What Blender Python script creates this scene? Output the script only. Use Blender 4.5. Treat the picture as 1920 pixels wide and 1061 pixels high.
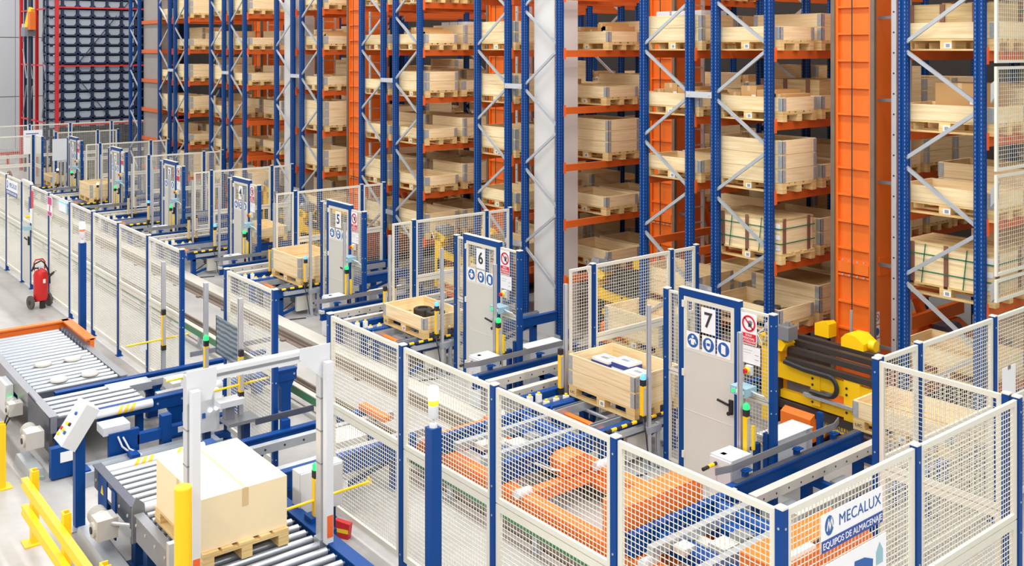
import bpy, math, random
from mathutils import Vector, Matrix, Euler

for _o in list(bpy.data.objects):
    bpy.data.objects.remove(_o)
SC = bpy.context.scene
COL = SC.collection
random.seed(7)

# ------------------------------------------------------------------ camera
YAW = math.atan2(1490.0, 1861.0)
cam_d = bpy.data.cameras.new('camera')
cam = bpy.data.objects.new('camera', cam_d)
COL.objects.link(cam)
cam.location = (0, 0, 5.1)
cam.rotation_euler = (math.pi / 2, 0, math.atan2(math.cos(YAW), math.sin(YAW)))
cam_d.sensor_width = 36.0
cam_d.lens = 1861.0 / 1920.0 * 36.0
cam_d.shift_y = -438.5 / 1920.0
cam_d.clip_end = 300
SC.camera = cam

# ------------------------------------------------------------------ light
W = bpy.data.worlds.new('hall_light')
SC.world = W
W.use_nodes = True
W.node_tree.nodes['Background'].inputs[0].default_value = (1.0, 0.995, 0.985, 1)
W.node_tree.nodes['Background'].inputs[1].default_value = 0.42
SC.view_settings.view_transform = 'Standard'
SC.view_settings.look = 'None'
SC.view_settings.gamma = 1.0
SC.view_settings.use_curve_mapping = False
SC.view_settings.exposure = 0.34


def area(name, loc, sx, sy, power, col=(1, 0.985, 0.965)):
    d = bpy.data.lights.new(name, 'AREA')
    d.shape = 'RECTANGLE'
    d.size = sx
    d.size_y = sy
    d.energy = power
    d.color = col
    o = bpy.data.objects.new(name, d)
    o.location = loc
    COL.objects.link(o)
    return o


# rows of high-bay fittings hung under the roof, over the handling area and over every aisle
for _x in (-54, -46, -38, -30, -22, -14, -6, 2, 10):  # two leftmost positions added to brighten the far end wall
    _f = 0.62 if _x < -18 else 1.0      # far lamps turned down so that end renders darker
    area('high_bay_lamp', (_x, -5.0, 11.5), 7.0, 0.7, 640 * _f)
    area('high_bay_lamp', (_x, 3.0, 11.5), 7.0, 0.7, 170 * _f)
    area('high_bay_lamp', (_x, 8.8, 11.5), 7.0, 0.7, 420 * _f)
for _k in range(7):
    area('high_bay_lamp', (-7.55 - 4.42 * _k, 14.8, 11.5), 0.6, 7.0, 200)

# ------------------------------------------------------------------ materials
MATS = {}


def lin(c):
    return tuple(((v / 255.0) / 12.92 if v / 255.0 <= 0.04045 else ((v / 255.0 + 0.055) / 1.055) ** 2.4) for v in c) + (1.0,)


def mat(name, rgb, rough=0.5, metal=0.0, var=0.05, scale=6.0, bump=0.0, emit=0.0, rnd=0.0, spec=0.5):
    if name in MATS:
        return MATS[name]
    m = bpy.data.materials.new(name)
    m.use_nodes = True
    nt = m.node_tree
    b = nt.nodes['Principled BSDF']
    c = lin(rgb)
    b.inputs['Roughness'].default_value = rough
    b.inputs['Metallic'].default_value = metal
    b.inputs['Specular IOR Level'].default_value = spec
    tc = nt.nodes.new('ShaderNodeTexCoord')
    no = nt.nodes.new('ShaderNodeTexNoise')
    no.inputs['Scale'].default_value = scale
    no.inputs['Detail'].default_value = 4
    nt.links.new(tc.outputs['Object'], no.inputs['Vector'])
    mx = nt.nodes.new('ShaderNodeMix')
    mx.data_type = 'RGBA'
    mx.inputs[6].default_value = tuple(v * (1 - var) for v in c[:3]) + (1,)
    mx.inputs[7].default_value = tuple(min(1, v * (1 + var)) for v in c[:3]) + (1,)
    nt.links.new(no.outputs[0], mx.inputs[0])
    out = mx.outputs[2]
    if rnd > 0:
        oi = nt.nodes.new('ShaderNodeObjectInfo')
        mr = nt.nodes.new('ShaderNodeMapRange')
        mr.inputs[3].default_value = 1 - rnd
        mr.inputs[4].default_value = 1 + rnd * 0.5
        nt.links.new(oi.outputs['Random'], mr.inputs[0])
        hs = nt.nodes.new('ShaderNodeHueSaturation')
        nt.links.new(mr.outputs[0], hs.inputs['Value'])
        nt.links.new(out, hs.inputs['Color'])
        out = hs.outputs[0]
    nt.links.new(out, b.inputs['Base Color'])
    if bump:
        bp = nt.nodes.new('ShaderNodeBump')
        bp.inputs['Strength'].default_value = bump
        bp.inputs['Distance'].default_value = 0.01
        nt.links.new(no.outputs[0], bp.inputs['Height'])
        nt.links.new(bp.outputs[0], b.inputs['Normal'])
    if emit:
        b.inputs['Emission Color'].default_value = c
        b.inputs['Emission Strength'].default_value = emit
    MATS[name] = m
    return m


def wood(name, rgb, dark, rnd=0.12):
    m = bpy.data.materials.new(name)
    m.use_nodes = True
    nt = m.node_tree
    N = nt.nodes.new
    L = nt.links.new
    b = nt.nodes['Principled BSDF']
    b.inputs['Roughness'].default_value = 0.7
    b.inputs['Specular IOR Level'].default_value = 0.25
    tc = N('ShaderNodeTexCoord')
    oi = N('ShaderNodeObjectInfo')
    mp = N('ShaderNodeMapping')
    mp.inputs['Scale'].default_value = (1.3, 1.3, 26.0)
    L(tc.outputs['Object'], mp.inputs['Vector'])
    mul = N('ShaderNodeMath')
    mul.operation = 'MULTIPLY'
    mul.inputs[1].default_value = 37.0
    L(oi.outputs['Random'], mul.inputs[0])
    n1 = N('ShaderNodeTexNoise')
    n1.noise_dimensions = '4D'
    n1.inputs['Scale'].default_value = 1.6
    n1.inputs['Detail'].default_value = 5
    L(mp.outputs[0], n1.inputs['Vector'])
    L(mul.outputs[0], n1.inputs['W'])
    r1 = N('ShaderNodeMapRange')
    r1.inputs[1].default_value = 0.35
    r1.inputs[2].default_value = 0.72
    L(n1.outputs[0], r1.inputs[0])
    mx = N('ShaderNodeMix')
    mx.data_type = 'RGBA'
    mx.inputs[6].default_value = lin(rgb)
    mx.inputs[7].default_value = lin(dark)
    L(r1.outputs[0], mx.inputs[0])
    # knots
    mp2 = N('ShaderNodeMapping')
    mp2.inputs['Scale'].default_value = (2.2, 2.2, 5.0)
    L(tc.outputs['Object'], mp2.inputs['Vector'])
    vo = N('ShaderNodeTexVoronoi')
    vo.voronoi_dimensions = '4D'
    vo.inputs['Scale'].default_value = 1.6
    L(mp2.outputs[0], vo.inputs['Vector'])
    L(mul.outputs[0], vo.inputs['W'])
    r2 = N('ShaderNodeMapRange')
    r2.inputs[1].default_value = 0.03
    r2.inputs[2].default_value = 0.10
    r2.inputs[3].default_value = 0.55
    r2.inputs[4].default_value = 0.0
    L(vo.outputs['Distance'], r2.inputs[0])
    mx2 = N('ShaderNodeMix')
    mx2.data_type = 'RGBA'
    L(r2.outputs[0], mx2.inputs[0])
    L(mx.outputs[2], mx2.inputs[6])
    mx2.inputs[7].default_value = lin((150, 100, 55))
    mr = N('ShaderNodeMapRange')
    mr.inputs[3].default_value = 1 - rnd
    mr.inputs[4].default_value = 1 + rnd * 0.4
    L(oi.outputs['Random'], mr.inputs[0])
    hs = N('ShaderNodeHueSaturation')
    L(mr.outputs[0], hs.inputs['Value'])
    L(mx2.outputs[2], hs.inputs['Color'])
    L(hs.outputs[0], b.inputs['Base Color'])
    bp = N('ShaderNodeBump')
    bp.inputs['Strength'].default_value = 0.15
    bp.inputs['Distance'].default_value = 0.004
    L(n1.outputs[0], bp.inputs['Height'])
    L(bp.outputs[0], b.inputs['Normal'])
    MATS[name] = m
    return m


def perforated(name, rgb, hole, pitch=0.05, xs=(-0.03, 0.03), hw=0.008):
    """painted steel post: rows of punched holes drawn along the post (object z)"""
    m = mat(name, rgb, 0.45, 0.0, 0.06, 3.0, spec=0.25)
    nt = m.node_tree
    N = nt.nodes.new
    L = nt.links.new
    b = nt.nodes['Principled BSDF']
    src = b.inputs['Base Color'].links[0].from_socket
    tc = N('ShaderNodeTexCoord')
    sp = N('ShaderNodeSeparateXYZ')
    L(tc.outputs['Object'], sp.inputs[0])

    def M(op, a, bb=None):
        n = N('ShaderNodeMath')
        n.operation = op
        for i, v in enumerate((a, bb)):
            if v is None:
                continue
            if isinstance(v, (int, float)):
                n.inputs[i].default_value = v
            else:
                L(v, n.inputs[i])
        return n.outputs[0]
    fz = M('ABSOLUTE', M('SUBTRACT', M('FRACT', M('DIVIDE', sp.outputs[2], pitch)), 0.5))
    inz = M('LESS_THAN', fz, 0.24)
    tot = None
    for ax in (0, 1):
        for x in xs:
            d = M('LESS_THAN', M('ABSOLUTE', M('SUBTRACT', sp.outputs[ax], x)), hw)
            tot = d if tot is None else M('MAXIMUM', tot, d)
    mask = M('MULTIPLY', inz, tot)
    mx = N('ShaderNodeMix')
    mx.data_type = 'RGBA'
    L(mask, mx.inputs[0])
    L(src, mx.inputs[6])
    mx.inputs[7].default_value = lin(hole)
    L(mx.outputs[2], b.inputs['Base Color'])
    return m


def striped(name, c1, c2, pitch, axis=0, skew=0.0, duty=0.5):
    m = mat(name, c1, 0.45, 0.0, 0.03)
    nt = m.node_tree
    N = nt.nodes.new
    L = nt.links.new
    b = nt.nodes['Principled BSDF']
    tc = N('ShaderNodeTexCoord')
    sp = N('ShaderNodeSeparateXYZ')
    L(tc.outputs['Object'], sp.inputs[0])
    ml = N('ShaderNodeMath')
    ml.operation = 'MULTIPLY_ADD'
    L(sp.outputs[2], ml.inputs[0])
    ml.inputs[1].default_value = skew
    L(sp.outputs[axis], ml.inputs[2])
    dv = N('ShaderNodeMath')
    dv.operation = 'DIVIDE'
    L(ml.outputs[0], dv.inputs[0])
    dv.inputs[1].default_value = pitch
    fr = N('ShaderNodeMath')
    fr.operation = 'FRACT'
    L(dv.outputs[0], fr.inputs[0])
    lt = N('ShaderNodeMath')
    lt.operation = 'LESS_THAN'
    L(fr.outputs[0], lt.inputs[0])
    lt.inputs[1].default_value = duty
    mx = N('ShaderNodeMix')
    mx.data_type = 'RGBA'
    L(lt.outputs[0], mx.inputs[0])
    mx.inputs[6].default_value = lin(c1)
    mx.inputs[7].default_value = lin(c2)
    L(mx.outputs[2], b.inputs['Base Color'])
    return m


mat('blue', (2, 64, 134), 0.45, 0, 0.06, 3, spec=0.25)
mat('navy', (12, 52, 104), 0.45, 0, 0.08, 3, spec=0.25)
perforated('rack_blue', (2, 58, 124), (100, 132, 176), 0.05, (-0.036, 0.036), 0.005)
mat('orange', (238, 116, 32), 0.45, 0, 0.07, 2.5)
mat('beam_orange', (208, 96, 34), 0.5, 0, 0.10, 3, rnd=0.06)
mat('clip_orange', (232, 100, 40), 0.45, 0, 0.05)
mat('yellow', (252, 200, 8), 0.42, 0, 0.04)
mat('lens_yellow', (250, 210, 30), 0.35, 0, 0.03)
mat('black', (38, 37, 38), 0.55, 0, 0.15, 8)
mat('rail_black', (62, 54, 50), 0.5, 0.2, 0.2, 8)
mat('fence_white', (220, 217, 203), 0.5, 0, 0.03)
mat('white', (216, 218, 222), 0.45, 0, 0.02)
mat('cabinet', (208, 211, 215), 0.45, 0, 0.02)
mat('door_sheet', (208, 205, 196), 0.5, 0, 0.03)
mat('galv', (188, 194, 200), 0.38, 0.55, 0.10, 9)
mat('alu', (205, 207, 212), 0.38, 0.45, 0.04, 5)
mat('roller', (178, 183, 190), 0.32, 0.5, 0.03, 5)
mat('roller_gap_shade', (58, 62, 76), 0.6, 0, 0.1, 5)  # dark tone stands in for the shade between rollers
mat('steel_grey', (140, 142, 148), 0.4, 0.4, 0.10, 8)
mat('dark_steel', (84, 88, 102), 0.45, 0.4, 0.12, 8)
mat('motor', (190, 188, 182), 0.5, 0, 0.06, 12)
mat('rail_brown', (122, 108, 96), 0.55, 0.2, 0.25, 6)
mat('kerb', (194, 189, 179), 0.75, 0, 0.05, 5)
mat('green_bar', (62, 128, 84), 0.5, 0, 0.08, 4)
mat('cable', (48, 48, 54), 0.6, 0, 0.1)
mat('cable_blue', (52, 92, 180), 0.5, 0, 0.1)
mat('cable_green', (120, 190, 150), 0.5, 0, 0.1)
mat('red', (205, 34, 34), 0.35, 0, 0.05)
mat('sign_red', (214, 36, 50), 0.5, 0, 0.02)
mat('magenta', (205, 50, 120), 0.5, 0, 0.02)
mat('sign_blue', (34, 92, 166), 0.5, 0, 0.02)
mat('logo_blue', (44, 92, 158), 0.5, 0, 0.02)
mat('banner_navy', (48, 76, 150), 0.5, 0, 0.02)
mat('paper', (240, 241, 243), 0.6, 0, 0.015)
mat('ink', (52, 52, 60), 0.6, 0, 0.02)
mat('ink_soft', (150, 152, 160), 0.6, 0, 0.02)
mat('red_frame', (206, 40, 44), 0.45, 0, 0.06)
mat('tote', (164, 172, 184), 0.5, 0, 0.05, 6, rnd=0.08)
mat('mini_navy', (26, 42, 72), 0.5, 0, 0.08, 4)
mat('concrete', (208, 206, 204), 0.8, 0, 0.05, 2.0, 0.1)
mat('rear_wall_shade', (50, 43, 38), 0.9, 0, 0.15, 2.0)  # colour darkened to stand in for shade deep inside the racks
mat('concrete_dark', (150, 143, 138), 0.85, 0, 0.10, 3.0, 0.15)
mat('cardboard', (200, 156, 100), 0.75, 0, 0.06, 5, rnd=0.10)
mat('carton_pale', (240, 220, 180), 0.7, 0, 0.03, 4)
mat('tape', (214, 186, 140), 0.4, 0, 0.03)
mat('white_bag', (222, 224, 230), 0.6, 0, 0.06, 8)
mat('tyre', (50, 46, 42), 0.7, 0, 0.2, 20)
mat('rubber', (90, 86, 82), 0.8, 0, 0.1)
mat('strap', (30, 110, 80), 0.5, 0, 0.05)
mat('batten', (128, 84, 66), 0.7, 0, 0.1, 6)
mat('book_blue', (56, 70, 150), 0.5, 0, 0.03)
mat('scrap', (120, 112, 100), 0.6, 0.2, 0.3, 14, 0.3)
mat('hinge', (170, 173, 175), 0.45, 0.15, 0.22, 26)
mat('box_teal', (150, 186, 200), 0.5, 0, 0.03)
mat('lamp_green', (30, 190, 90), 0.3, 0, 0.01, emit=1.6)
mat('lamp_white', (235, 245, 255), 0.3, 0, 0.01, emit=3.0)
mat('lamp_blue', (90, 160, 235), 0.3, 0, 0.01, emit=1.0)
mat('lamp_amber', (255, 150, 30), 0.3, 0, 0.01, emit=1.6)
mat('lamp_amber_hot', (255, 214, 150), 0.3, 0, 0.01, emit=1.6)
mat('lamp_red', (255, 70, 40), 0.3, 0, 0.01, emit=2.5)
mat('lamp_clear', (236, 240, 236), 0.3, 0, 0.01, emit=0.4)
mat('cushion_yellow', (246, 196, 40), 0.5, 0, 0.03)
striped('hazard', (250, 205, 10), (36, 36, 36), 0.16, 0)
striped('hazard_roll', (236, 238, 240), (245, 190, 20), 0.55, 0, 0.6, 0.22)
wood('wood', (250, 230, 188), (232, 201, 148))
wood('wood_pallet', (238, 210, 152), (212, 172, 108), 0.14)
wood('wood_old', (214, 188, 138), (178, 148, 100), 0.14)

# sheet glass of the guard screen
_m = bpy.data.materials.new('tinted_sheet')
_m.use_nodes = True
_b = _m.node_tree.nodes['Principled BSDF']
_b.inputs['Base Color'].default_value = lin((58, 72, 84))
_b.inputs['Roughness'].default_value = 0.12
_w = _m.node_tree.nodes.new('ShaderNodeTexWave')
_w.inputs['Scale'].default_value = 5.0
_w.inputs['Distortion'].default_value = 2.0
_w.bands_direction = 'Z'
_t = _m.node_tree.nodes.new('ShaderNodeTexCoord')
_m.node_tree.links.new(_t.outputs['Object'], _w.inputs['Vector'])
_r = _m.node_tree.nodes.new('ShaderNodeMix')
_r.data_type = 'RGBA'
_r.inputs[6].default_value = lin((46, 58, 70))
_r.inputs[7].default_value = lin((120, 134, 142))
_m.node_tree.links.new(_w.outputs[0], _r.inputs[0])
_m.node_tree.links.new(_r.outputs[2], _b.inputs['Base Color'])
MATS['tinted_sheet'] = _m

# polished concrete floor
_m = bpy.data.materials.new('floor_concrete')
_m.use_nodes = True
_nt = _m.node_tree
_b = _nt.nodes['Principled BSDF']
_tc = _nt.nodes.new('ShaderNodeTexCoord')
_n1 = _nt.nodes.new('ShaderNodeTexNoise')
_n1.inputs['Scale'].default_value = 0.45
_n1.inputs['Detail'].default_value = 7
_n1.inputs['Roughness'].default_value = 0.62
_n2 = _nt.nodes.new('ShaderNodeTexNoise')
_n2.inputs['Scale'].default_value = 7.0
_n2.inputs['Detail'].default_value = 6
_nt.links.new(_tc.outputs['Object'], _n1.inputs['Vector'])
_nt.links.new(_tc.outputs['Object'], _n2.inputs['Vector'])
_a = _nt.nodes.new('ShaderNodeMix')
_a.data_type = 'RGBA'
_a.inputs[6].default_value = lin((160, 157, 153))
_a.inputs[7].default_value = lin((194, 192, 189))
_mr = _nt.nodes.new('ShaderNodeMapRange')
_mr.inputs[1].default_value = 0.30
_mr.inputs[2].default_value = 0.62
_nt.links.new(_n1.outputs[0], _mr.inputs[0])
_nt.links.new(_mr.outputs[0], _a.inputs[0])
_c = _nt.nodes.new('ShaderNodeMix')
_c.data_type = 'RGBA'
_c.blend_type = 'MULTIPLY'
_c.inputs[0].default_value = 0.22
_nt.links.new(_a.outputs[2], _c.inputs[6])
_nt.links.new(_n2.outputs[0], _c.inputs[7])
_nt.links.new(_c.outputs[2], _b.inputs['Base Color'])
_b.inputs['Roughness'].default_value = 0.38
MATS['floor'] = _m
# ------------------------------------------------------------------ mesh helpers
class MB:
    def __init__(self):
        self.v = []
        self.f = []
        self.m = []

    def _add(self, vs, fs, m):
        o = len(self.v)
        self.v += [tuple(p) for p in vs]
        self.f += [tuple(i + o for i in q) for q in fs]
        self.m += [m] * len(fs)
        return self

    def box(self, x0, y0, z0, x1, y1, z1, m=0):
        x0, x1 = min(x0, x1), max(x0, x1)
        y0, y1 = min(y0, y1), max(y0, y1)
        z0, z1 = min(z0, z1), max(z0, z1)
        v = [(x0, y0, z0), (x1, y0, z0), (x1, y1, z0), (x0, y1, z0), (x0, y0, z1), (x1, y0, z1), (x1, y1, z1), (x0, y1, z1)]
        f = [(0, 3, 2, 1), (4, 5, 6, 7), (0, 1, 5, 4), (1, 2, 6, 5), (2, 3, 7, 6), (3, 0, 4, 7)]
        return self._add(v, f, m)

    def cbox(self, cx, cy, cz, sx, sy, sz, m=0):
        return self.box(cx - sx / 2, cy - sy / 2, cz - sz / 2, cx + sx / 2, cy + sy / 2, cz + sz / 2, m)

    def bar(self, p0, p1, w, h, m=0, up=(0, 0, 1)):
        """rectangular bar between two points, w across, h along 'up'"""
        a = Vector(p0)
        b = Vector(p1)
        d = (b - a).normalized()
        u = Vector(up)
        s = d.cross(u)
        if s.length < 1e-5:
            s = d.cross(Vector((1, 0, 0)))
        s.normalize()
        u = s.cross(d).normalized()
        s *= w / 2
        u *= h / 2
        v = [a - s - u, a + s - u, a + s + u, a - s + u, b - s - u, b + s - u, b + s + u, b - s + u]
        f = [(0, 3, 2, 1), (4, 5, 6, 7), (0, 1, 5, 4), (1, 2, 6, 5), (2, 3, 7, 6), (3, 0, 4, 7)]
        return self._add(v, f, m)

    def cyl(self, p0, p1, r, n=12, m=0, r1=None, caps=True):
        a = Vector(p0)
        b = Vector(p1)
        r1 = r if r1 is None else r1
        d = (b - a).normalized()
        s = d.orthogonal().normalized()
        u = d.cross(s)
        v = []
        for k in range(n):
            t = 2 * math.pi * k / n
            e = s * math.cos(t) + u * math.sin(t)
            v.append(a + e * r)
        for k in range(n):
            t = 2 * math.pi * k / n
            e = s * math.cos(t) + u * math.sin(t)
            v.append(b + e * r1)
        f = [(k, (k + 1) % n, n + (k + 1) % n, n + k) for k in range(n)]
        if caps:
            f += [tuple(range(n - 1, -1, -1)), tuple(range(n, 2 * n))]
        return self._add(v, f, m)

    def tube(self, pts, r, n=6, m=0):
        pts = [Vector(p) for p in pts]
        v = []
        fr = None
        for i, p in enumerate(pts):
            d = (pts[min(i + 1, len(pts) - 1)] - pts[max(i - 1, 0)]).normalized()
            if fr is None:
                fr = d.orthogonal().normalized()
            s = (fr - d * fr.dot(d))
            if s.length < 1e-4:
                s = d.orthogonal()
            s.normalize()
            fr = s
            u = d.cross(s)
            for k in range(n):
                t = 2 * math.pi * k / n
                v.append(p + (s * math.cos(t) + u * math.sin(t)) * r)
        f = []
        for i in range(len(pts) - 1):
            for k in range(n):
                f.append((i * n + k, i * n + (k + 1) % n, (i + 1) * n + (k + 1) % n, (i + 1) * n + k))
        f.append(tuple(range(n - 1, -1, -1)))
        f.append(tuple(range((len(pts) - 1) * n, len(pts) * n)))
        return self._add(v, f, m)

    def prism(self, poly, axis, a, b, m=0):
        """poly: list of 2d points; extruded from a to b along axis (0 x: yz, 1 y: xz, 2 z: xy)"""
        n = len(poly)

        def P(p, t):
            if axis == 0:
                return (t, p[0], p[1])
            if axis == 1:
                return (p[0], t, p[1])
            return (p[0], p[1], t)
        v = [P(p, a) for p in poly] + [P(p, b) for p in poly]
        f = [(k, (k + 1) % n, n + (k + 1) % n, n + k) for k in range(n)]
        f += [tuple(range(n - 1, -1, -1)), tuple(range(n, 2 * n))]
        return self._add(v, f, m)

    def lathe(self, prof, cx=0, cy=0, n=20, m=0):
        v = []
        for r, z in prof:
            for k in range(n):
                t = 2 * math.pi * k / n
                v.append((cx + r * math.cos(t), cy + r * math.sin(t), z))
        f = []
        for i in range(len(prof) - 1):
            for k in range(n):
                f.append((i * n + k, i * n + (k + 1) % n, (i + 1) * n + (k + 1) % n, (i + 1) * n + k))
        f.append(tuple(range(n - 1, -1, -1)))
        f.append(tuple(range((len(prof) - 1) * n, len(prof) * n)))
        return self._add(v, f, m)

    def mesh(self, name, mats, smooth=False):
        me = bpy.data.meshes.new(name)
        me.from_pydata(self.v, [], self.f)
        for mm in ([mats] if isinstance(mats, str) else mats):
            me.materials.append(MATS[mm])
        me.polygons.foreach_set('material_index', self.m)
        if smooth:
            me.polygons.foreach_set('use_smooth', [True] * len(self.f))
            me.set_sharp_from_angle(angle=0.6)
        import bmesh
        bm = bmesh.new()
        bm.from_mesh(me)
        bmesh.ops.recalc_face_normals(bm, faces=bm.faces)
        bm.to_mesh(me)
        bm.free()
        me.update()
        return me


def ob(name, me, parent=None, loc=(0, 0, 0), rz=0.0, rot=None):
    o = bpy.data.objects.new(name, me)
    COL.objects.link(o)
    if parent is not None:
        o.parent = parent
    o.location = loc
    o.rotation_euler = rot if rot is not None else (0, 0, rz)
    return o


def tag(o, label, cat, group=None, kind=None):
    if label:
        o['label'] = label
    if cat:
        o['category'] = cat
    if group:
        o['group'] = group
    if kind:
        o['kind'] = kind
    return o


def thing(name, label, cat, loc=(0, 0, 0), rz=0.0, group=None):
    e = bpy.data.objects.new(name, None)
    e.empty_display_size = 0.1
    COL.objects.link(e)
    e.location = loc
    e.rotation_euler = (0, 0, rz)
    return tag(e, label, cat, group)


def part(name, mb, mats, parent, loc=(0, 0, 0), rz=0.0, smooth=False, label=None, rot=None):
    o = ob(name, mb.mesh(name, mats, smooth), parent, loc, rz, rot)
    if label:
        o['label'] = label
    return o


NUM = ['zero', 'one', 'two', 'three', 'four', 'five', 'six', 'seven', 'eight']
KIDS = {}


def copy_tree(root, loc, rz=None, label=None, group=None):
    if root.name not in KIDS:
        ch = {}
        for o in bpy.data.objects:
            if o.parent is not None:
                ch.setdefault(o.parent.name, []).append(o)
        KIDS[root.name] = ch
    ch = KIDS[root.name]
    r = root.copy()
    COL.objects.link(r)
    r.location = loc
    if rz is not None:
        r.rotation_euler = (0, 0, rz)
    if label:
        r['label'] = label
    if group:
        r['group'] = group

    def rec(src, dst):
        for c in ch.get(src.name, []):
            d = c.copy()
            COL.objects.link(d)
            d.parent = dst
            rec(c, d)
    rec(root, r)
    return r


CACHE = {}


def cached(key, fn):
    if key not in CACHE:
        CACHE[key] = fn()
    return CACHE[key]


def text_mesh(txt, size, matname, depth=0.002, spacing=1.0, bold=0.0):
    def make():
        cu = bpy.data.curves.new('lettering', 'FONT')
        cu.body = txt
        cu.size = size
        cu.align_x = 'CENTER'
        cu.align_y = 'CENTER'
        cu.extrude = depth
        cu.offset = bold
        cu.space_character = spacing
        o = bpy.data.objects.new('lettering', cu)
        COL.objects.link(o)
        dg = bpy.context.evaluated_depsgraph_get()
        dg.update()
        me = bpy.data.meshes.new_from_object(o.evaluated_get(dg))
        bpy.data.objects.remove(o)
        bpy.data.curves.remove(cu)
        me.materials.clear()
        me.materials.append(MATS[matname])
        return me
    return cached(('t', txt, size, matname, bold, spacing), make)


# ---- fence panels: welded wire in a steel frame, laid along local x
def wire_panel_meshes(L, H, cx, cz, fr=0.03, w=0.004):
    def make():
        f = MB()
        f.box(0, -0.015, 0, L, 0.015, fr)
        f.box(0, -0.015, H - fr, L, 0.015, H)
        f.box(0, -0.015, fr, fr, 0.015, H - fr)
        f.box(L - fr, -0.015, fr, L, 0.015, H - fr)
        g = MB()
        n = max(1, int(round((L - 2 * fr) / cx)))
        for i in range(1, n):
            x = fr + (L - 2 * fr) * i / n
            g.box(x - w / 2, -w / 2, fr, x + w / 2, w / 2, H - fr)
        n = max(1, int(round((H - 2 * fr) / cz)))
        for i in range(1, n):
            z = fr + (H - 2 * fr) * i / n
            g.box(fr, w / 2, z - w / 2, L - fr, w * 1.5, z + w / 2)
        return f.mesh('panel_frame', 'fence_white'), g.mesh('wire_mesh', 'fence_white')
    return cached(('wp', round(L, 3), round(H, 3), cx, cz, fr, w), make)


def wire_panel(parent, x, y, z, L, H, rz=0.0, cx=0.041, cz=0.041, fr=0.03, w=0.004):
    a, b = wire_panel_meshes(L, H, cx, cz, fr, w)
    f = ob('panel_frame', a, parent, (x, y, z), rz)
    g = ob('wire_mesh', b, f)
    g['kind'] = 'stuff'
    return f


def fence_post_mesh(h, s=0.06):
    def make():
        m = MB()
        m.box(-s / 2, -s / 2, 0, s / 2, s / 2, h)
        m.box(-s / 2 - 0.003, -s / 2 - 0.003, h, s / 2 + 0.003, s / 2 + 0.003, h + 0.012, 1)
        m.box(-s, -s * 0.8, 0, s, s * 0.8, 0.01)
        for z in (0.18, 1.1, 1.35, h - 0.12):
            m.cyl((0, -s / 2 - 0.004, z), (0, -s / 2, z), 0.009, 6, 2)
            m.cyl((s / 2, 0, z), (s / 2 + 0.004, 0, z), 0.009, 6, 2)
        return m.mesh('post', ['blue', 'fence_white', 'galv'])
    return cached(('fp', h, s), make)


def fence(label, pts, panels, h=2.215, z_mid=1.215, cx=0.041, cz=0.041, double=True, base=0.12, name='mesh_fence', posts=True, skip0=False):
    """pts: list of (x, y) post positions; panels: list of (i, j) spans"""
    ox, oy = pts[0]
    t = thing(name, label, 'fence', (ox, oy, 0))
    if posts:
        for x, y in pts[(1 if skip0 else 0):]:
            ob('post', fence_post_mesh(h), t, (x - ox, y - oy, 0))
    for i, j in panels:
        (x0, y0), (x1, y1) = pts[i], pts[j]
        L = math.hypot(x1 - x0, y1 - y0) - 0.07
        a = math.atan2(y1 - y0, x1 - x0)
        sx = x0 - ox + 0.035 * math.cos(a)
        sy = y0 - oy + 0.035 * math.sin(a)
        if double:
            wire_panel(t, sx, sy, base, L, z_mid - 0.005 - base, a, cx, cz, 0.06)
            wire_panel(t, sx, sy, z_mid + 0.005, L, h - 0.02 - z_mid, a, cx, cz, 0.045)
        else:
            wire_panel(t, sx, sy, base, L, h - 0.02 - base, a, cx, cz, 0.035)
    return t
# ------------------------------------------------------------------ setting
PITCH = 4.42
m = MB()
m.box(-75, -6, -0.2, 8, 30, 0.0)
tag(ob('floor', m.mesh('floor', 'floor')), 'pale polished concrete warehouse floor', None, kind='structure')

wl = ob('wall_left', MB().box(-56.3, -6, 0, -56.06, 30, 14).mesh('wall_left', 'concrete_dark'))
tag(wl, 'white panelled far end wall of the hall', None, kind='structure')
for j in range(5):
    for i in range(6):
        part('panel', MB().box(-56.06, -6 + i * 6 + 0.01, j * 3.05 - 0.4 + 0.02, -56.0, i * 6 - 0.01, j * 3.05 + 2.65 - 0.02), 'white', wl)
wb = ob('wall_back', MB().box(-75, 21.0, 0, 8, 21.2, 14).mesh('wall_back', 'rear_wall_shade'))
tag(wb, 'rear wall closing the rack aisles, coloured dark as deep aisle shade', None, kind='structure')
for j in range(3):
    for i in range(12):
        part('panel', MB().box(-75 + i * 7 + 0.01, 20.95, j * 4 + 0.01, -75 + i * 7 + 6.99, 21.0, j * 4 + 3.99), 'rear_wall_shade', wb)

for (x0, x1, lab) in ((-13.80, -13.26, 'pale concrete column inside the rack between gates five and six'),
                      (-23.97, -23.43, 'pale concrete column inside the rack between gates three and four')):
    t = thing('concrete_column', lab, 'column', ((x0 + x1) / 2, 11.86, 0))
    part('shaft', MB().box(-0.27, -0.28, 0, 0.27, 0.28, 9), 'concrete', t)
    part('corner_bead', MB().box(0.262, -0.288, 0, 0.278, -0.272, 9).box(-0.278, -0.288, 0, -0.262, -0.272, 9), 'concrete', t)
t = thing('concrete_pier', 'wide grey concrete pier closing the aisle behind gate one', 'column', (-34.15, 11.75, 0))
part('shaft', MB().box(-0.88, -0.15, 0, 0.88, 0.15, 9), 'concrete_dark', t)
for z in (1.05, 2.03, 3.02, 4.02, 5.02, 6.02, 7.02):
    b = part('beam', MB().box(-0.92, -0.22, z - 0.06, 0.96, -0.155, z + 0.06), 'beam_orange', t)

# ------------------------------------------------------------------ pallets
PL, PW = 1.2, 0.8


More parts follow.
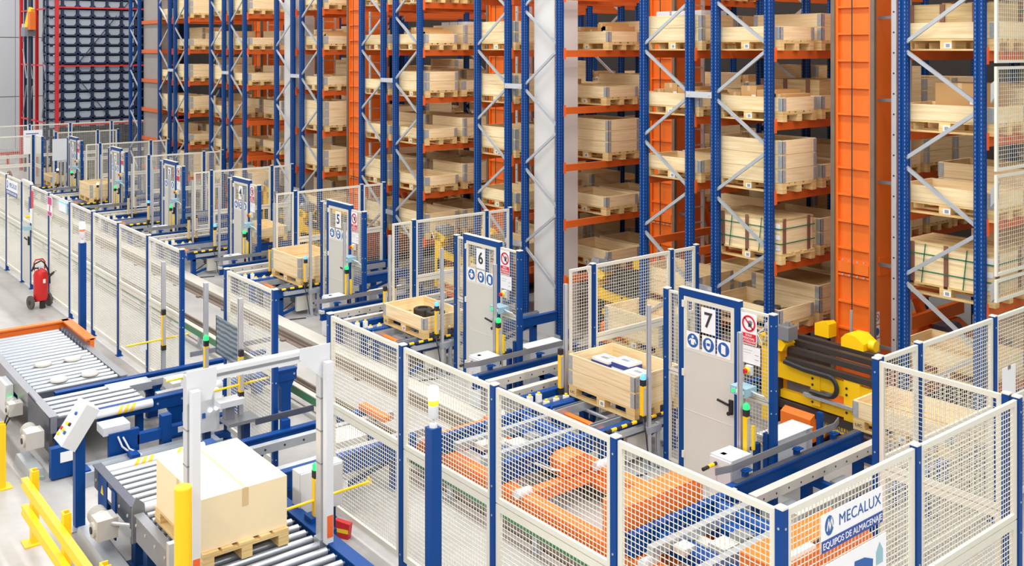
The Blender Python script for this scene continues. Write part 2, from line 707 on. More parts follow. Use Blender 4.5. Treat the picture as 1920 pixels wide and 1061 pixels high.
def pallet_meshes():
    top = MB()
    for y, w in ((-0.3275, 0.145), (-0.1775, 0.1), (0, 0.145), (0.1775, 0.1), (0.3275, 0.145)):
        top.box(-0.6, y - w / 2, 0.122, 0.6, y + w / 2, 0.144)
    cross = MB().box(-0.0725, -0.4, 0.1, 0.0725, 0.4, 0.122)
    block = MB().box(-0.0725, -0.05, 0.022, 0.0725, 0.05, 0.1)
    block.box(-0.0725, -0.0515, 0.04, 0.0725, -0.05, 0.085)
    skid = MB().box(-0.6, -0.05, 0, 0.6, 0.05, 0.022)
    return dict(top=top.mesh('deck_boards', 'wood_pallet'), cross=cross.mesh('cross_board', 'wood_pallet'),
                block=block.mesh('block', 'wood_pallet'), skid=skid.mesh('skid_board', 'wood_pallet'))


PM = pallet_meshes()
_m = MB()
for y, w in ((-0.3275, 0.145), (-0.1775, 0.1), (0, 0.145), (0.1775, 0.1), (0.3275, 0.145)):
    _m.box(-0.6, y - w / 2, 0.122, 0.6, y + w / 2, 0.144)
for x in (-0.5275, 0, 0.5275):
    _m.box(x - 0.0725, -0.4, 0.1, x + 0.0725, 0.4, 0.122)
    for y in (-0.35, 0, 0.35):
        _m.box(x - 0.0725, y - 0.05, 0.022, x + 0.0725, y + 0.05, 0.1)
for y in (-0.35, 0, 0.35):
    _m.box(-0.6, y - 0.05, 0, 0.6, y + 0.05, 0.022)
PALLET_JOIN = _m.mesh('pallet', 'wood_pallet')
TH = 0.2


def collar_boards():
    a = MB().box(-0.6, -0.4, 0.003, 0.6, -0.38, TH - 0.002).mesh('collar_board', 'wood')
    b = MB().box(0.58, -0.38, 0.003, 0.6, 0.38, TH - 0.002).mesh('collar_board', 'wood')
    h = MB().box(-0.012, -0.06, 0.012, -0.008, 0.0, TH - 0.012).box(-0.07, -0.012, 0.012, -0.008, -0.008, TH - 0.012)
    for k in range(3):
        h.cyl((-0.010, -0.010, 0.02 + k * 0.06), (-0.010, -0.010, 0.06 + k * 0.06), 0.010, 6)
    hm = h.mesh('corner_hinge', 'hinge')
    return a, b, hm


CA, CB, CH = collar_boards()


def hinge_corner_mesh():
    """steel hinge wrapping the (+x,-y) corner of a collar"""
    h = MB().box(0.53, -0.405, 0.012, 0.606, -0.4, TH - 0.012).box(0.6, -0.405, 0.012, 0.606, -0.325, TH - 0.012)
    for k in range(4):
        h.cyl((0.575, -0.409, 0.03 + k * 0.045), (0.575, -0.405, 0.03 + k * 0.045), 0.008, 6)
        h.cyl((0.606, -0.36, 0.03 + k * 0.045), (0.61, -0.36, 0.03 + k * 0.045), 0.008, 6)
    return h.mesh('corner_hinge', 'hinge')


HC = hinge_corner_mesh()


def hinge_corner_mesh2():
    h = MB().box(-0.606, -0.405, 0.012, -0.53, -0.4, TH - 0.012).box(-0.606, -0.405, 0.012, -0.6, -0.325, TH - 0.012)
    h2 = MB().box(0.6, 0.325, 0.012, 0.606, 0.405, TH - 0.012).box(0.53, 0.4, 0.012, 0.606, 0.405, TH - 0.012)
    return h.mesh('corner_hinge', 'hinge'), h2.mesh('corner_hinge', 'hinge')


HC2, HC3 = hinge_corner_mesh2()


def collar_join(t):
    def make():
        q = MB()
        for i in range(t):
            z = i * TH
            q.box(-0.6, -0.4, z + 0.003, 0.6, -0.38, z + TH - 0.002)
            q.box(-0.6, 0.38, z + 0.003, 0.6, 0.4, z + TH - 0.002)
            q.box(-0.6, -0.38, z + 0.003, -0.58, 0.38, z + TH - 0.002)
            q.box(0.58, -0.38, z + 0.003, 0.6, 0.38, z + TH - 0.002)
            q.box(0.54, -0.405, z + 0.012, 0.606, -0.325, z + TH - 0.012, 1)
        return q.mesh('collar', ['wood', 'hinge'])
    return cached(('cj', t), make)


LABEL = MB().box(0.0, -0.403, 0.03, 0.09, -0.4005, 0.095).mesh('label_card', 'paper')
LABELI = MB().box(0.02, -0.4045, 0.042, 0.07, -0.403, 0.083).mesh('print_block', 'ink_soft')
COVER = MB().box(-0.59, -0.39, 0, 0.59, 0.39, 0.015).mesh('cover_sheet', 'wood_old')


def pallet_base(t, detail):
    if detail:
        ob('deck_boards', PM['top'], t)
        for x in (-0.5275, 0, 0.5275):
            ob('cross_board', PM['cross'], t, (x, 0, 0))
            for y in (-0.35, 0, 0.35):
                ob('block', PM['block'], t, (x, y, 0))
        for y in (-0.35, 0, 0.35):
            ob('skid_board', PM['skid'], t, (0, y, 0))
        l = ob('label_card', LABEL, t, (-0.02, 0, 0))
        ob('print_block', LABELI, l)
    else:
        ob('pallet', PALLET_JOIN, t)


def pallet_box(loc, tiers, detail, label, rz=0.0, group=None, cover=False, cat='pallet box'):
    t = thing('pallet_box', label, cat, loc, rz, group)
    pallet_base(t, detail)
    if detail:
        for i in range(tiers):
            z = 0.144 + i * TH
            ob('collar_board', CA, t, (0, 0, z))
            ob('collar_board', CA, t, (0, 0, z), math.pi)
            ob('collar_board', CB, t, (0, 0, z))
            ob('collar_board', CB, t, (0, 0, z), math.pi)
            ob('corner_hinge', HC, t, (0, 0, z))
            ob('corner_hinge', HC2, t, (0, 0, z))
            ob('corner_hinge', HC3, t, (0, 0, z))
    elif tiers:
        ob('collar', collar_join(tiers), t, (0, 0, 0.144))
    if cover:
        ob('cover_sheet', COVER, t, (0, 0, 0.144 + tiers * TH - 0.03))
    return t


def crate(loc, label, group=None, h=0.46):
    t = thing('strapped_crate', label, 'crate', loc, 0, group)
    pallet_base(t, True)
    z0 = 0.144
    z1 = z0 + h
    part('crate_panel', MB().box(-0.57, -0.38, z0, 0.57, -0.36, z1), 'wood', t)
    part('crate_panel', MB().box(-0.57, 0.36, z0, 0.57, 0.38, z1), 'wood', t)
    part('crate_panel', MB().box(0.55, -0.36, z0, 0.57, 0.36, z1), 'wood', t)
    part('crate_panel', MB().box(-0.57, -0.36, z0, -0.55, 0.36, z1), 'wood', t)
    part('lid', MB().box(-0.58, -0.39, z1, 0.58, 0.39, z1 + 0.02), 'wood_old', t)
    for x in (-0.45, -0.02, 0.40):
        part('batten', MB().box(x, -0.40, z0 - 0.03, x + 0.05, -0.385, z1 + 0.03), 'batten', t)
    for y in (-0.33, 0.24):
        part('batten', MB().box(0.575, y, z0 - 0.03, 0.59, y + 0.06, z1 + 0.03), 'batten', t)
    for z in (z0 + h * 0.3, z0 + h * 0.75):
        part('strap', MB().box(-0.575, -0.407, z, 0.6, -0.401, z + 0.014).box(0.592, -0.407, z, 0.598, 0.4, z + 0.014), 'strap', t)
    for x in (-0.3, 0.22):
        part('strap', MB().bar((x, -0.404, z0), (x + 0.05, -0.404, z1 + 0.02), 0.006, 0.012, 0, (1, 0, 0)), 'strap', t)
    for z in (z0 + 0.05, z0 + 0.2, z0 + 0.35):
        part('corner_tag', MB().box(0.5, -0.388, z, 0.572, -0.381, z + 0.06), 'paper', t)
    return t


def carton(loc, sx, sy, sz, label, rz=0.0, matn='cardboard', group=None):
    t = thing('carton', label, 'carton', loc, rz, group)
    part('box', MB().box(-sx / 2, -sy / 2, 0, sx / 2, sy / 2, sz), matn, t)
    part('tape', MB().box(-0.025, -sy / 2 - 0.001, sz - 0.07, 0.025, sy / 2 + 0.001, sz + 0.0015), 'tape', t)
    part('sticker', MB().box(sx * 0.2, -sy / 2 - 0.002, sz * 0.45, sx * 0.2 + 0.07, -sy / 2, sz * 0.45 + 0.06), 'paper', t)
    return t


def scrap_rings(loc, label, n=5, seed=1, sx=0.45, sy=0.28):
    r_ = random.Random(seed)
    t = thing('machined_parts', label, 'metal parts', loc)
    for i in range(n):
        x, y = r_.uniform(-sx, sx), r_.uniform(-sy, sy)
        R_ = r_.uniform(0.05, 0.09)
        part('ring', MB().lathe([(R_ * 0.6, 0), (R_, 0), (R_, 0.06), (R_ * 0.6, 0.06), (R_ * 0.6, 0.01)], x, y, 14), 'scrap', t, smooth=True)
        part('rod', MB().cyl((x - 0.1, y + 0.05, 0.03), (x + 0.12, y - 0.06, 0.05), 0.02, 8), 'dark_steel', t)
    return t


# ------------------------------------------------------------------ racks
LEV = [1.11, 2.09, 3.08, 4.08, 5.08, 6.08, 7.08]
YF = [11.43, 14.38, 17.33]
SLOTY = [11.97, 12.93, 13.87, 14.92, 15.88, 16.82]
PROF = [(-0.055, 0), (-0.020, 0), (-0.013, 0.014), (0.013, 0.014), (0.020, 0), (0.055, 0), (0.055, 0.04), (0.043, 0.05), (0.055, 0.06), (0.055, 0.10),
        (-0.055, 0.10), (-0.055, 0.06), (-0.043, 0.05), (-0.055, 0.04)]
_m = MB().prism(PROF, 2, 0.01, 8.2)
POST = _m.mesh('post', 'rack_blue')
FOOT = MB().box(-0.085, -0.03, 0, 0.085, 0.13, 0.012).box(-0.07, -0.012, 0.012, 0.07, 0.0, 0.12).mesh('foot_plate', 'galv')
FWID = 0.95


def brace_mesh(dx, dz):
    def make():
        q = MB()
        q.bar((0, 0, 0), (dx, 0, dz), 0.045, 0.006, 0, (0, 1, 0))
        n = Vector((-dz, 0, dx)).normalized() * 0.0195
        for s in (1, -1):
            q.bar((n.x * s, 0.014, n.z * s), (dx + n.x * s, 0.014, dz + n.z * s), 0.006, 0.03, 0, (0, 1, 0))
        e = Vector((dx, 0, dz)).normalized() * 0.02
        for p in (e, Vector((dx, 0, dz)) - e):
            q.cyl((p.x, -0.01, p.z), (p.x, -0.003, p.z), 0.012, 6, 1)
        return q.mesh('brace', ['galv', 'motor'])
    return cached(('br', round(dx, 3), round(dz, 3)), make)


TIE = MB().box(0, -0.012, -0.045, 0.50, -0.004, 0.045).box(0.0, -0.012, 0.03, 0.50, 0.02, 0.045).box(0.0, -0.012, -0.045, 0.50, 0.02, -0.03)
for _x in (0.05, 0.45):
    TIE.cyl((_x, -0.02, 0), (_x, -0.012, 0), 0.014, 6)
TIE = TIE.mesh('tie_plate', 'alu')
CLIP = MB().box(-0.004, -0.01, -0.10, 0.055, 0.045, 0.10)
for _z in (-0.07, -0.02, 0.03, 0.08):
    CLIP.cyl((0.02, -0.016, _z - 0.01), (0.02, -0.01, _z - 0.01), 0.009, 6)
CLIP = CLIP.mesh('beam_clip', 'clip_orange')


def beam_mesh(L):
    return cached(('bm', round(L, 3)), lambda: MB().box(0.0, 0, -0.06, 0.05, L, 0.06).box(0.05, 0.0, 0.03, 0.052, L, 0.055).mesh('beam', 'beam_orange'))


ORD = ['first', 'second', 'third', 'fourth', 'fifth', 'sixth', 'seventh']


def row_name(r):
    if r == 1:
        return 'rack left of gate one'
    if r == 8:
        return 'rack right of gate seven'
    return 'rack between gates %s and %s' % (NUM[r - 1], NUM[r])


RACK_LABEL = {1: 'narrow blue pallet rack at far left, left of gate one', 8: 'blue pallet rack right of gate seven beside the tall mesh guard'}


def build_rack(r):
    x0 = -11.04 - PITCH * (7 - r)
    frames = [('L', x0), ('R', x0 + 1.45)]
    if r == 1:
        frames = frames[1:]
    if r == 8:
        frames = frames[:1]
    t = thing('pallet_rack', RACK_LABEL.get(r, 'tall blue and orange double pallet rack between gates %s and %s' % (NUM[r - 1], NUM[r])), 'rack', (x0, YF[0], 0),
              group='pallet racks')
    for side, fx in frames:
        lx = fx - x0
        for yi, y in enumerate(YF):
            ly = y - YF[0]
            for px in (lx + 0.055, lx + FWID + 0.055):
                p = ob('post', POST, t, (px, ly, 0))
                ob('foot_plate', FOOT, p)
            if yi == 2:
                continue
            # zigzag bracing; the two frames of a rack mirror each other
            nodes = []
            for k in range(-3, 4):
                nodes.append((0 if side == 'L' else 1, 5.13 + 1.43 * k))
                nodes.append((1 if side == 'L' else 0, 4.41 + 1.43 * k))
            nodes = sorted([n for n in nodes if 0.3 < n[1] < 8.0], key=lambda n: n[1])
            for a, b in zip(nodes, nodes[1:]):
                xa = lx + (0.085 if a[0] == 0 else FWID + 0.025)
                dx = (FWID - 0.06) * (1 if a[0] == 0 else -1)
                dz = b[1] - a[1] - 0.10
                ob('brace', brace_mesh(dx, dz), t, (xa, ly + 0.02, a[1] + 0.05))
        for bi in range(2 if r > 1 else 0):
            y = YF[bi] - YF[0] + 0.10
            L = YF[bi + 1] - YF[bi] - 0.10
            for lv in LEV:
                for s in (0, 1):
                    bx = lx + (FWID + 0.06 if s else 0.0)
                    b = ob('beam', beam_mesh(L), t, (bx, y, lv - 0.06))
                    if bi == 0:
                        ob('beam_clip', CLIP, b, (0, 0, 0))
    if len(frames) == 2:
        for z in (1.55, 4.42, 7.29):
            ob('tie_plate', TIE, t, (FWID + 0.055 - 0.03, 0, z))
    return frames


SPEC = {}


def sp(r, side, slot, *lv):
    for i, k in enumerate(lv):
        SPEC[(r, side, slot, i)] = k


# levels 1..7, None = empty place; tiers + content
sp(7, 'R', 0, '1s', 'crate', '3', '1k', '1', '2', '1')
sp(7, 'R', 1, '2c', '2', '1', '1t', '2', '1', '2')
sp(7, 'R', 2, '2', '1', '2', '2', '2', '1', '2')
sp(7, 'L', 0, '2', None, '1', '1k', '2w', '1', '2')
sp(7, 'L', 1, '1', None, '1', '1', '2', '2', '2')
sp(8, 'L', 0, None, 'crate', '1', '1K', '1t', '2', '2')
sp(8, 'L', 1, None, '1', '2', '2', 'crate', '2', '2')
sp(8, 'L', 2, '1', '2', '1', '2', '1', '2', '1')
sp(6, 'R', 0, None, None, None, None, None, None, None)
sp(6, 'R', 1, '1', '1', '3', '1', '1k', '1', '2')
sp(6, 'R', 2, '1', '1', '1', '2', '2', '1', '2')
sp(6, 'L', 0, '1', '1', '2', '2', '2', '1', '2')
sp(5, 'R', 0, '2', '1', '1', '2', '1k', '1', '2')
sp(5, 'R', 1, '2', '2', '2', '1', '2w', '2', '1')
sp(5, 'L', 0, '2', '2', '1', '1', '1', '2', '2')
sp(4, 'L', 0, None, None, None, None, None, None, None)
sp(4, 'R', 0, '1', '2', '3', '1', '1k', '2', '2')

SKIP = set()
# places that nothing is seen of from anywhere near the camera stay empty
for _s in (
    '1R06 1R16 1R25 1R31 1R33 1R34 1R35 1R36 1R40 1R41 1R42 1R43 1R44 1R45 1R46 1R50 1R51 1R53 1R54 1R55 1R56 2L06 2L16 2L25 2L26 2L30 2L31 2L34 2L35 2L36 '
    '2L40 2L41 2L42 2L43 2L45 2L46 2L50 2L51 2L52 2L53 2L54 2L55 2L56 2R06 2R16 2R25 2R26 2R30 2R33 2R34 2R35 2R36 2R40 2R41 2R42 2R43 2R44 2R45 2R46 2R50 '
    '2R51 2R53 2R54 2R55 2R56 3L16 3L25 3L26 3L30 3L32 3L33 3L34 3L35 3L36 3L40 3L41 3L42 3L45 3L46 3L50 3L51 3L52 3L53 3L54 3L55 3L56 3R06 3R25 3R26 3R31 '
    '3R32 3R33 3R34 3R35 3R36 3R40 3R41 3R42 3R43 3R44 3R45 3R46 3R50 3R51 3R52 3R53 3R54 3R55 3R56 4L16 4L25 4L26 4L30 4L31 4L35 4L36 4L41 4L44 4L45 4L46 '
    '4L50 4L51 4L54 4L55 4L56 4R06 4R16 4R26 4R33 4R35 4R36 4R44 4R45 4R46 4R50 4R51 4R53 4R54 4R55 4R56 5L06 5L16 5L25 5L26 5L32 5L34 5L35 5L36 5L40 5L41 '
    '5L42 5L43 5L44 5L45 5L46 5L50 5L52 5L53 5L54 5L55 5L56 5R06 5R16 5R26 5R30 5R31 5R32 5R33 5R34 5R35 5R36 5R44 5R45 5R46 5R54 5R55 5R56 6L06 6L16 6L25 '
    '6L26 6L32 6L34 6L35 6L36 6L41 6L44 6L45 6L46 6L51 6L53 6L54 6L55 6L56 6R16 6R25 6R26 6R34 6R35 6R36 6R44 6R46 6R54 6R56 7L06 7L16 7L25 7L26 7L32 7L35 '
    '7L36 7L40 7L41 7L43 7L44 7L45 7L46 7L50 7L51 7L52 7L53 7L54 7L55 7L56 7R06 7R16 7R25 7R26 7R30 7R34 7R35 7R36 7R40 7R45 7R46 7R50 7R54 7R55 7R56 8L06 '
    '8L16 8L25 8L26 8L31 8L32 8L33 8L34 8L35 8L36 8L41 8L42 8L43 8L44 8L45 8L46 8L50 8L51 8L52 8L53 8L54 8L55 8L56 ').split():
    SKIP.add((int(_s[0]), _s[1], int(_s[2]), int(_s[3])))
SKIP -= {(8, 'L', s_, l_) for s_ in (3, 4, 5) for l_ in range(5)}
RACKF = {}
KEYS = {}
_rr = random.Random(11)
for r in range(1, 9):
    RACKF[r] = build_rack(r)
for r in range(2, 9):
    for side, fx in RACKF[r]:
        cx = fx + FWID / 2 + 0.055
        for si, sy in enumerate(SLOTY):
            for li, lz in enumerate(LEV):
                k = SPEC.get((r, side, si, li), '?')
                rk = _rr.random()
                r2 = _rr.random()
                dx = _rr.uniform(-0.03, 0.03)
                dy = _rr.uniform(-0.02, 0.02)
                if k == '?':
                    k = '1' if rk < 0.38 else '2' if rk < 0.70 else '3' if rk < 0.84 else '1k' if rk < 0.95 else None
                if k is None or (r, side, si, li) in SKIP:
                    continue
                det = (r >= 6 and si <= 1) or (r == 5 and si == 0)
                half = {'L': 'left half, ', 'R': 'right half, '}[side] if 1 < r < 8 else ''
                depth = ['front', 'second', 'third', 'fourth', 'fifth', 'sixth'][si]
                where = '%s level, %s slot, %s%s' % (ORD[li], depth, half, row_name(r))
                loc = (cx + dx, sy + dy, lz)
                KEYS[where] = (r, side, si, li)
                if k == 'crate':
                    crate(loc, 'strapped crate, ' + where, 'strapped crates in the racks')
                    continue
                n = int(k[0])
                pallet_box(loc, n, det, {1: 'one', 2: 'two', 3: 'three'}[n] + '-collar box, ' + where, 0, 'pallet boxes in the racks', cover=('c' in k))
                ext = k[1:]
                zt = lz + 0.144
                if ext == 'k':
                    x = -0.44
                    i = 0
                    while x < 0.45:
                        w = 0.22 + 0.12 * ((i * 7 + li) % 3) / 2
                        h = 0.24 + 0.1 * ((i * 5 + si) % 3) / 2
                        carton((cx + dx + min(x + w / 2, 0.56 - w / 2), sy + dy + 0.02, zt + 0.002), w - 0.01, 0.6, h,
                               '%s carton, %s' % (ORD[min(i, 6)], where), 0, 'cardboard', 'cartons in pallet boxes')
                        x += w
                        i += 1
                elif ext == 'K':
                    carton((cx + dx + 0.1, sy + dy + 0.05, zt + 0.002), 0.62, 0.55, 0.46, 'large brown carton, ' + where, 0, 'cardboard', 'cartons in pallet boxes')
                elif ext == 't':
                    t = thing('timber_panel_stack', 'battened panels, ' + where, 'panels', (cx + dx, sy + dy, zt + 0.002))
                    part('panel', MB().box(-0.52, -0.34, 0, 0.52, 0.34, 0.42), 'wood_old', t)
                    for x in (-0.5, -0.1, 0.3):
                        part('batten', MB().box(x, -0.36, 0, x + 0.06, -0.34, 0.42), 'batten', t)
                elif ext == 'w':
                    t = thing('wrapped_packs', 'white wrapped packs, ' + where, 'packs', (cx + dx, sy + dy, zt))
                    for x in (-0.42, -0.1, 0.22):
                        part('pack', MB().box(x, -0.3, 0, x + 0.28, 0.3, 0.47), 'white_bag', t)
                elif ext == 's':
                    scrap_rings((cx + dx, sy + dy, zt + 0.001), 'machined rings, ' + where, 7, li + si)

# ------------------------------------------------------------------ tall mesh guard on the outer face of the right-hand rack
t = thing('mesh_guard', 'tall white mesh guard panels on the right face of the rightmost rack', 'mesh guard', (-5.40, 11.40, 0))
for z0, z1 in ((2.20, 2.46), (2.50, 3.66), (3.70, 4.90), (4.94, 6.1), (6.14, 7.3)):
    for y in (0.0, 1.5):
        wire_panel(t, 0, y, z0, 1.48, z1 - z0, math.pi / 2, 0.05, 0.05, 0.035)
for z in (2.3, 3.4, 4.6, 5.8):
    part('bracket', MB().prism([(-0.07, z - 0.12), (0.0, z - 0.02), (0.0, z + 0.16), (-0.07, z + 0.1)], 1, 0.03, 0.09), 'galv', t)

# ------------------------------------------------------------------ stacker cranes
def build_crane():
    t = thing('stacker_crane', 'x', 'crane', (0, 0, 0))
    # mast: box column with a ribbed front
    q = MB().box(-0.285, 0.05, 0.35, 0.285, 0.75, 8.3)
    part('mast', q, 'orange', t)
    q = MB()
    q.box(-0.285, 0, 0.35, -0.235, 0.05, 8.3)
    q.box(0.235, 0, 0.35, 0.285, 0.05, 8.3)
    part('flange', q, 'orange', t)
    z = 0.55
    while z < 8.2:
        part('rib', MB().box(-0.235, 0.005, z, 0.235, 0.05, z + 0.028), 'orange', t)
        z += 0.365
    for x in (-0.30, 0.30):
        part('guide_rail', MB().box(x - 0.015, -0.02, 0.4, x + 0.015, 0.05, 8.3).box(x - 0.03, -0.03, 0.4, x + 0.03, -0.02, 8.3), 'rail_brown', t)
    for x in (0.0,):
        part('hoist_rope', MB().cyl((x, -0.03, 1.1), (x, -0.03, 8.3), 0.008, 6), 'cable', t)
    part('splice_plate', MB().box(-0.23, -0.005, 2.06, 0.23, 0.05, 2.2).box(0.285, 0.15, 2.06, 0.30, 0.5, 2.3), 'orange', t)
    for x in (-0.15, -0.05, 0.07, 0.17):
        part('bolt', MB().cyl((x, -0.02, 2.03), (x, -0.005, 2.03), 0.015, 6).cyl((x, -0.02, 2.23), (x, -0.005, 2.23), 0.013, 6), 'galv', t)
    # access ladder on the flank
    part('ladder_rail', MB().box(0.50, 0.10, 0.9, 0.57, 0.13, 8.3), 'alu', t)
    part('ladder_rail', MB().box(0.50, 0.46, 0.9, 0.57, 0.49, 8.3), 'alu', t)
    for i in range(27):
        part('rung', MB().cyl((0.535, 0.13, 1.0 + i * 0.27), (0.535, 0.46, 1.0 + i * 0.27), 0.012, 6), 'galv', t)
    q = MB()
    for i in range(27):
        q.cyl((0.535, 0.098, 1.0 + i * 0.27), (0.535, 0.10, 1.0 + i * 0.27), 0.013, 8)
    part('rung_hole', q, 'black', t)['kind'] = 'stuff'
    for i in range(7):
        part('ladder_bracket', MB().box(0.285, 0.14, 1.1 + i * 1.1, 0.50, 0.17, 1.14 + i * 1.1), 'steel_grey', t)
    part('warning_sign', MB().box(0.286, 0.05, 1.42, 0.289, 0.17, 1.58), 'paper', t)
    q = MB()
    for k in range(16):
        a0 = k * math.pi / 8
        a1 = a0 + math.pi / 8
        q.bar((0.2905, 0.11 + 0.045 * math.cos(a0), 1.51 + 0.045 * math.sin(a0)), (0.2905, 0.11 + 0.045 * math.cos(a1), 1.51 + 0.045 * math.sin(a1)), 0.012, 0.002, 0, (1, 0, 0))
    q.bar((0.2905, 0.078, 1.542), (0.2905, 0.142, 1.478), 0.010, 0.002, 0, (1, 0, 0))
    part('prohibition_ring', q, 'sign_red', t)
    part('warning_sign', MB().box(0.286, 0.05, 1.24, 0.289, 0.17, 1.40), 'paper', t)
    part('blue_disc', MB().cyl((0.289, 0.11, 1.32), (0.2905, 0.11, 1.32), 0.052, 18), 'sign_blue', t)
    part('notice', MB().box(0.286, 0.05, 1.04, 0.289, 0.18, 1.22), 'paper', t)
    # bottom carriage along the aisle
    q = MB().box(-0.16, -1.05, 0.12, 0.16, 2.9, 0.42)
    part('base_beam', q, 'orange', t)
    part('base_end', MB().prism([(-1.2, 0.1), (-0.85, 0.1), (-0.85, 0.45), (-1.0, 0.5), (-1.2, 0.4)], 0, -0.3, 0.15), 'orange', t)
    q = MB()
    for y in (-0.75, 2.6):
        q.cyl((-0.07, y, 0.16), (0.07, y, 0.16), 0.15, 18)
    part('wheel', q, 'dark_steel', t)
    part('drive_frame', MB().prism([(1.2, 0.42), (2.7, 0.42), (2.7, 0.9), (2.3, 1.15), (1.5, 1.15), (1.2, 0.9)], 0, -0.3, 0.3), 'orange', t)
    part('stay', MB().bar((0.2, 0.75, 2.5), (0.2, 1.55, 1.1), 0.12, 0.08), 'orange', t)
    part('stay', MB().bar((-0.2, 0.75, 2.5), (-0.2, 1.55, 1.1), 0.12, 0.08), 'orange', t)
    part('side_beam', MB().box(0.24, 0.75, 1.2, 0.32, 2.4, 1.38), 'orange', t)
    part('drive_motor', MB().prism([(0.34, 0.62), (0.58, 0.62), (0.64, 0.75), (0.60, 1.12), (0.52, 1.2), (0.34, 1.2)], 1, 1.45, 1.85), 'dark_steel', t)
    # lifting carriage
    part('carriage_upright', MB().box(-0.66, -1.12, 0.18, -0.45, -0.85, 1.28), 'yellow', t)
    part('wear_strip', MB().box(-0.52, -1.15, 0.2, -0.40, -1.122, 0.78).box(-0.44, -1.15, 0.2, -0.40, -1.0, 0.78), 'black', t)
    part('carriage_cap', MB().prism([(-0.7, 1.14), (-0.34, 1.14), (-0.28, 1.24), (-0.36, 1.3), (-0.7, 1.3)], 1, -1.12, -0.86), 'yellow', t)
    q = MB().cyl((-0.62, -1.04, 1.38), (-0.36, -1.04, 1.38), 0.085, 14)
    q.box(-0.40, -1.14, 1.30, -0.22, -0.94, 1.47)
    q.cyl((-0.31, -1.04, 1.47), (-0.31, -1.04, 1.52), 0.035, 10)
    part('hoist_motor', q, 'steel_grey', t, smooth=True)
    part('motor_cable', MB().tube([(-0.6, -1.1, 1.4), (-0.7, -1.16, 1.3), (-0.62, -1.16, 1.18), (-0.56, -1.14, 1.3)], 0.012), 'alu', t)
    for i, (y, z) in enumerate(((-0.72, 1.26), (-0.86, 1.23), (-0.98, 1.16), (-1.05, 1.04))):
        part('fork_rail', MB().box(-0.36 + 0.02 * i, y - 0.045, z - 0.035, 1.06, y + 0.045, z + 0.035), 'rail_black', t)
    part('carriage_beam', MB().box(-0.45, -1.08, 0.78, 1.06, -1.02, 0.97), 'yellow', t)
    part('carriage_beam', MB().box(-0.45, -1.06, 0.52, 1.06, -0.98, 0.62), 'yellow', t)
    part('carriage_plate', MB().box(0.08, -1.09, 0.56, 0.22, -1.03, 0.98), 'yellow', t)
    part('carriage_plate', MB().box(0.56, -1.09, 0.50, 0.78, -1.03, 1.0), 'yellow', t)
    q = MB()
    for x in (0.11, 0.60):
        for z in (0.6, 0.68, 0.82, 0.9):
            q.cyl((x, -1.098, z), (x, -1.09, z), 0.016, 8)
    part('bolt', q, 'black', t)
    part('fork_rail', MB().box(-0.40, -1.10, 0.40, 0.95, -1.02, 0.50), 'rail_black', t)
    part('fork_blade', MB().box(0.0, -1.14, 0.66, 1.06, -1.10, 0.70), 'galv', t)
    pts = [(0.10, -1.12, 0.74)]
    for k in range(13):
        a = math.pi * (k / 12.0 - 0.5)
        pts.append((0.36 + 0.12 * math.cos(a), -1.12, 0.865 + 0.125 * math.sin(a)))
    pts.append((0.0, -1.12, 0.99))
    pts.append((-0.30, -1.12, 1.02))
    part('cable_chain', MB().tube(pts, 0.032, 6), 'black', t)
    part('fork_bracket', MB().prism([(0.02, 0.40), (0.02, 0.24), (0.10, 0.17), (0.24, 0.17), (0.30, 0.30), (0.52, 0.30), (0.60, 0.2), (0.72, 0.2), (0.72, 0.40)], 1, -1.06, -1.02), 'yellow', t)
    tx = ob('lettering', text_mesh('MECALUX', 0.085, 'sign_blue'), t, (0.45, -1.064, 0.355), rot=(math.pi / 2, 0, 0))
    part('emblem', MB().cyl((0.22, -1.064, 0.355), (0.22, -1.06, 0.355), 0.03, 14), 'sign_blue', t)
    part('carriage_head', MB().prism([(0.30, 1.22), (0.62, 1.22), (0.62, 1.38), (0.50, 1.46), (0.36, 1.46), (0.30, 1.40)], 1, -0.75, -0.45), 'yellow', t)
    part('guide_wheel', MB().cyl((0.64, -0.62, 1.36), (0.72, -0.62, 1.36), 0.07, 16), 'yellow', t, smooth=True)
    part('carriage_head', MB().prism([(-0.40, 1.2), (-0.18, 1.2), (-0.18, 1.38), (-0.22, 1.41), (-0.40, 1.36)], 1, -0.30, -0.12), 'yellow', t)
    part('spring_post', MB().cyl((0.1, -0.2, 1.2), (0.1, -0.2, 1.62), 0.02, 10), 'galv', t)
    return t


CR = build_crane()
XA = lambda k: -7.60 - PITCH * (7 - k)
CR.location = (XA(7), 12.0, 0)
CR['label'] = 'orange mast stacker crane with yellow carriage in aisle behind gate seven'
CR['group'] = 'stacker cranes in the aisles'
for k, ym in ((6, 13.0), (5, 12.75), (4, 11.88), (3, 13.0), (2, 13.4), (1, 12.75)):
    if k == 1:
        continue
    copy_tree(CR, (XA(k), ym, 0), 0, 'orange mast stacker crane with yellow carriage in aisle behind gate %s' % NUM[k])
for k in range(1, 8):
    t = thing('crane_track', 'dark steel crane track on floor of aisle behind gate %s' % NUM[k], 'track', (XA(k), 10.7, 0), group='crane tracks on the aisle floors')
    part('bed_plate', MB().box(-0.45, 0, 0, 0.5, 9.5, 0.006), 'rail_black', t)
    part('rail', MB().box(-0.035, 0, 0.006, 0.035, 9.5, 0.02), 'dark_steel', t)
    for i in range(4):
        part('tie_strip', MB().box(-0.42, 0.12 + i * 0.3, 0.006, 0.46, 0.24 + i * 0.3, 0.012), 'steel_grey', t)
# ------------------------------------------------------------------ stations in front of the aisles
SX = lambda k: -7.55 - PITCH * (7 - k)


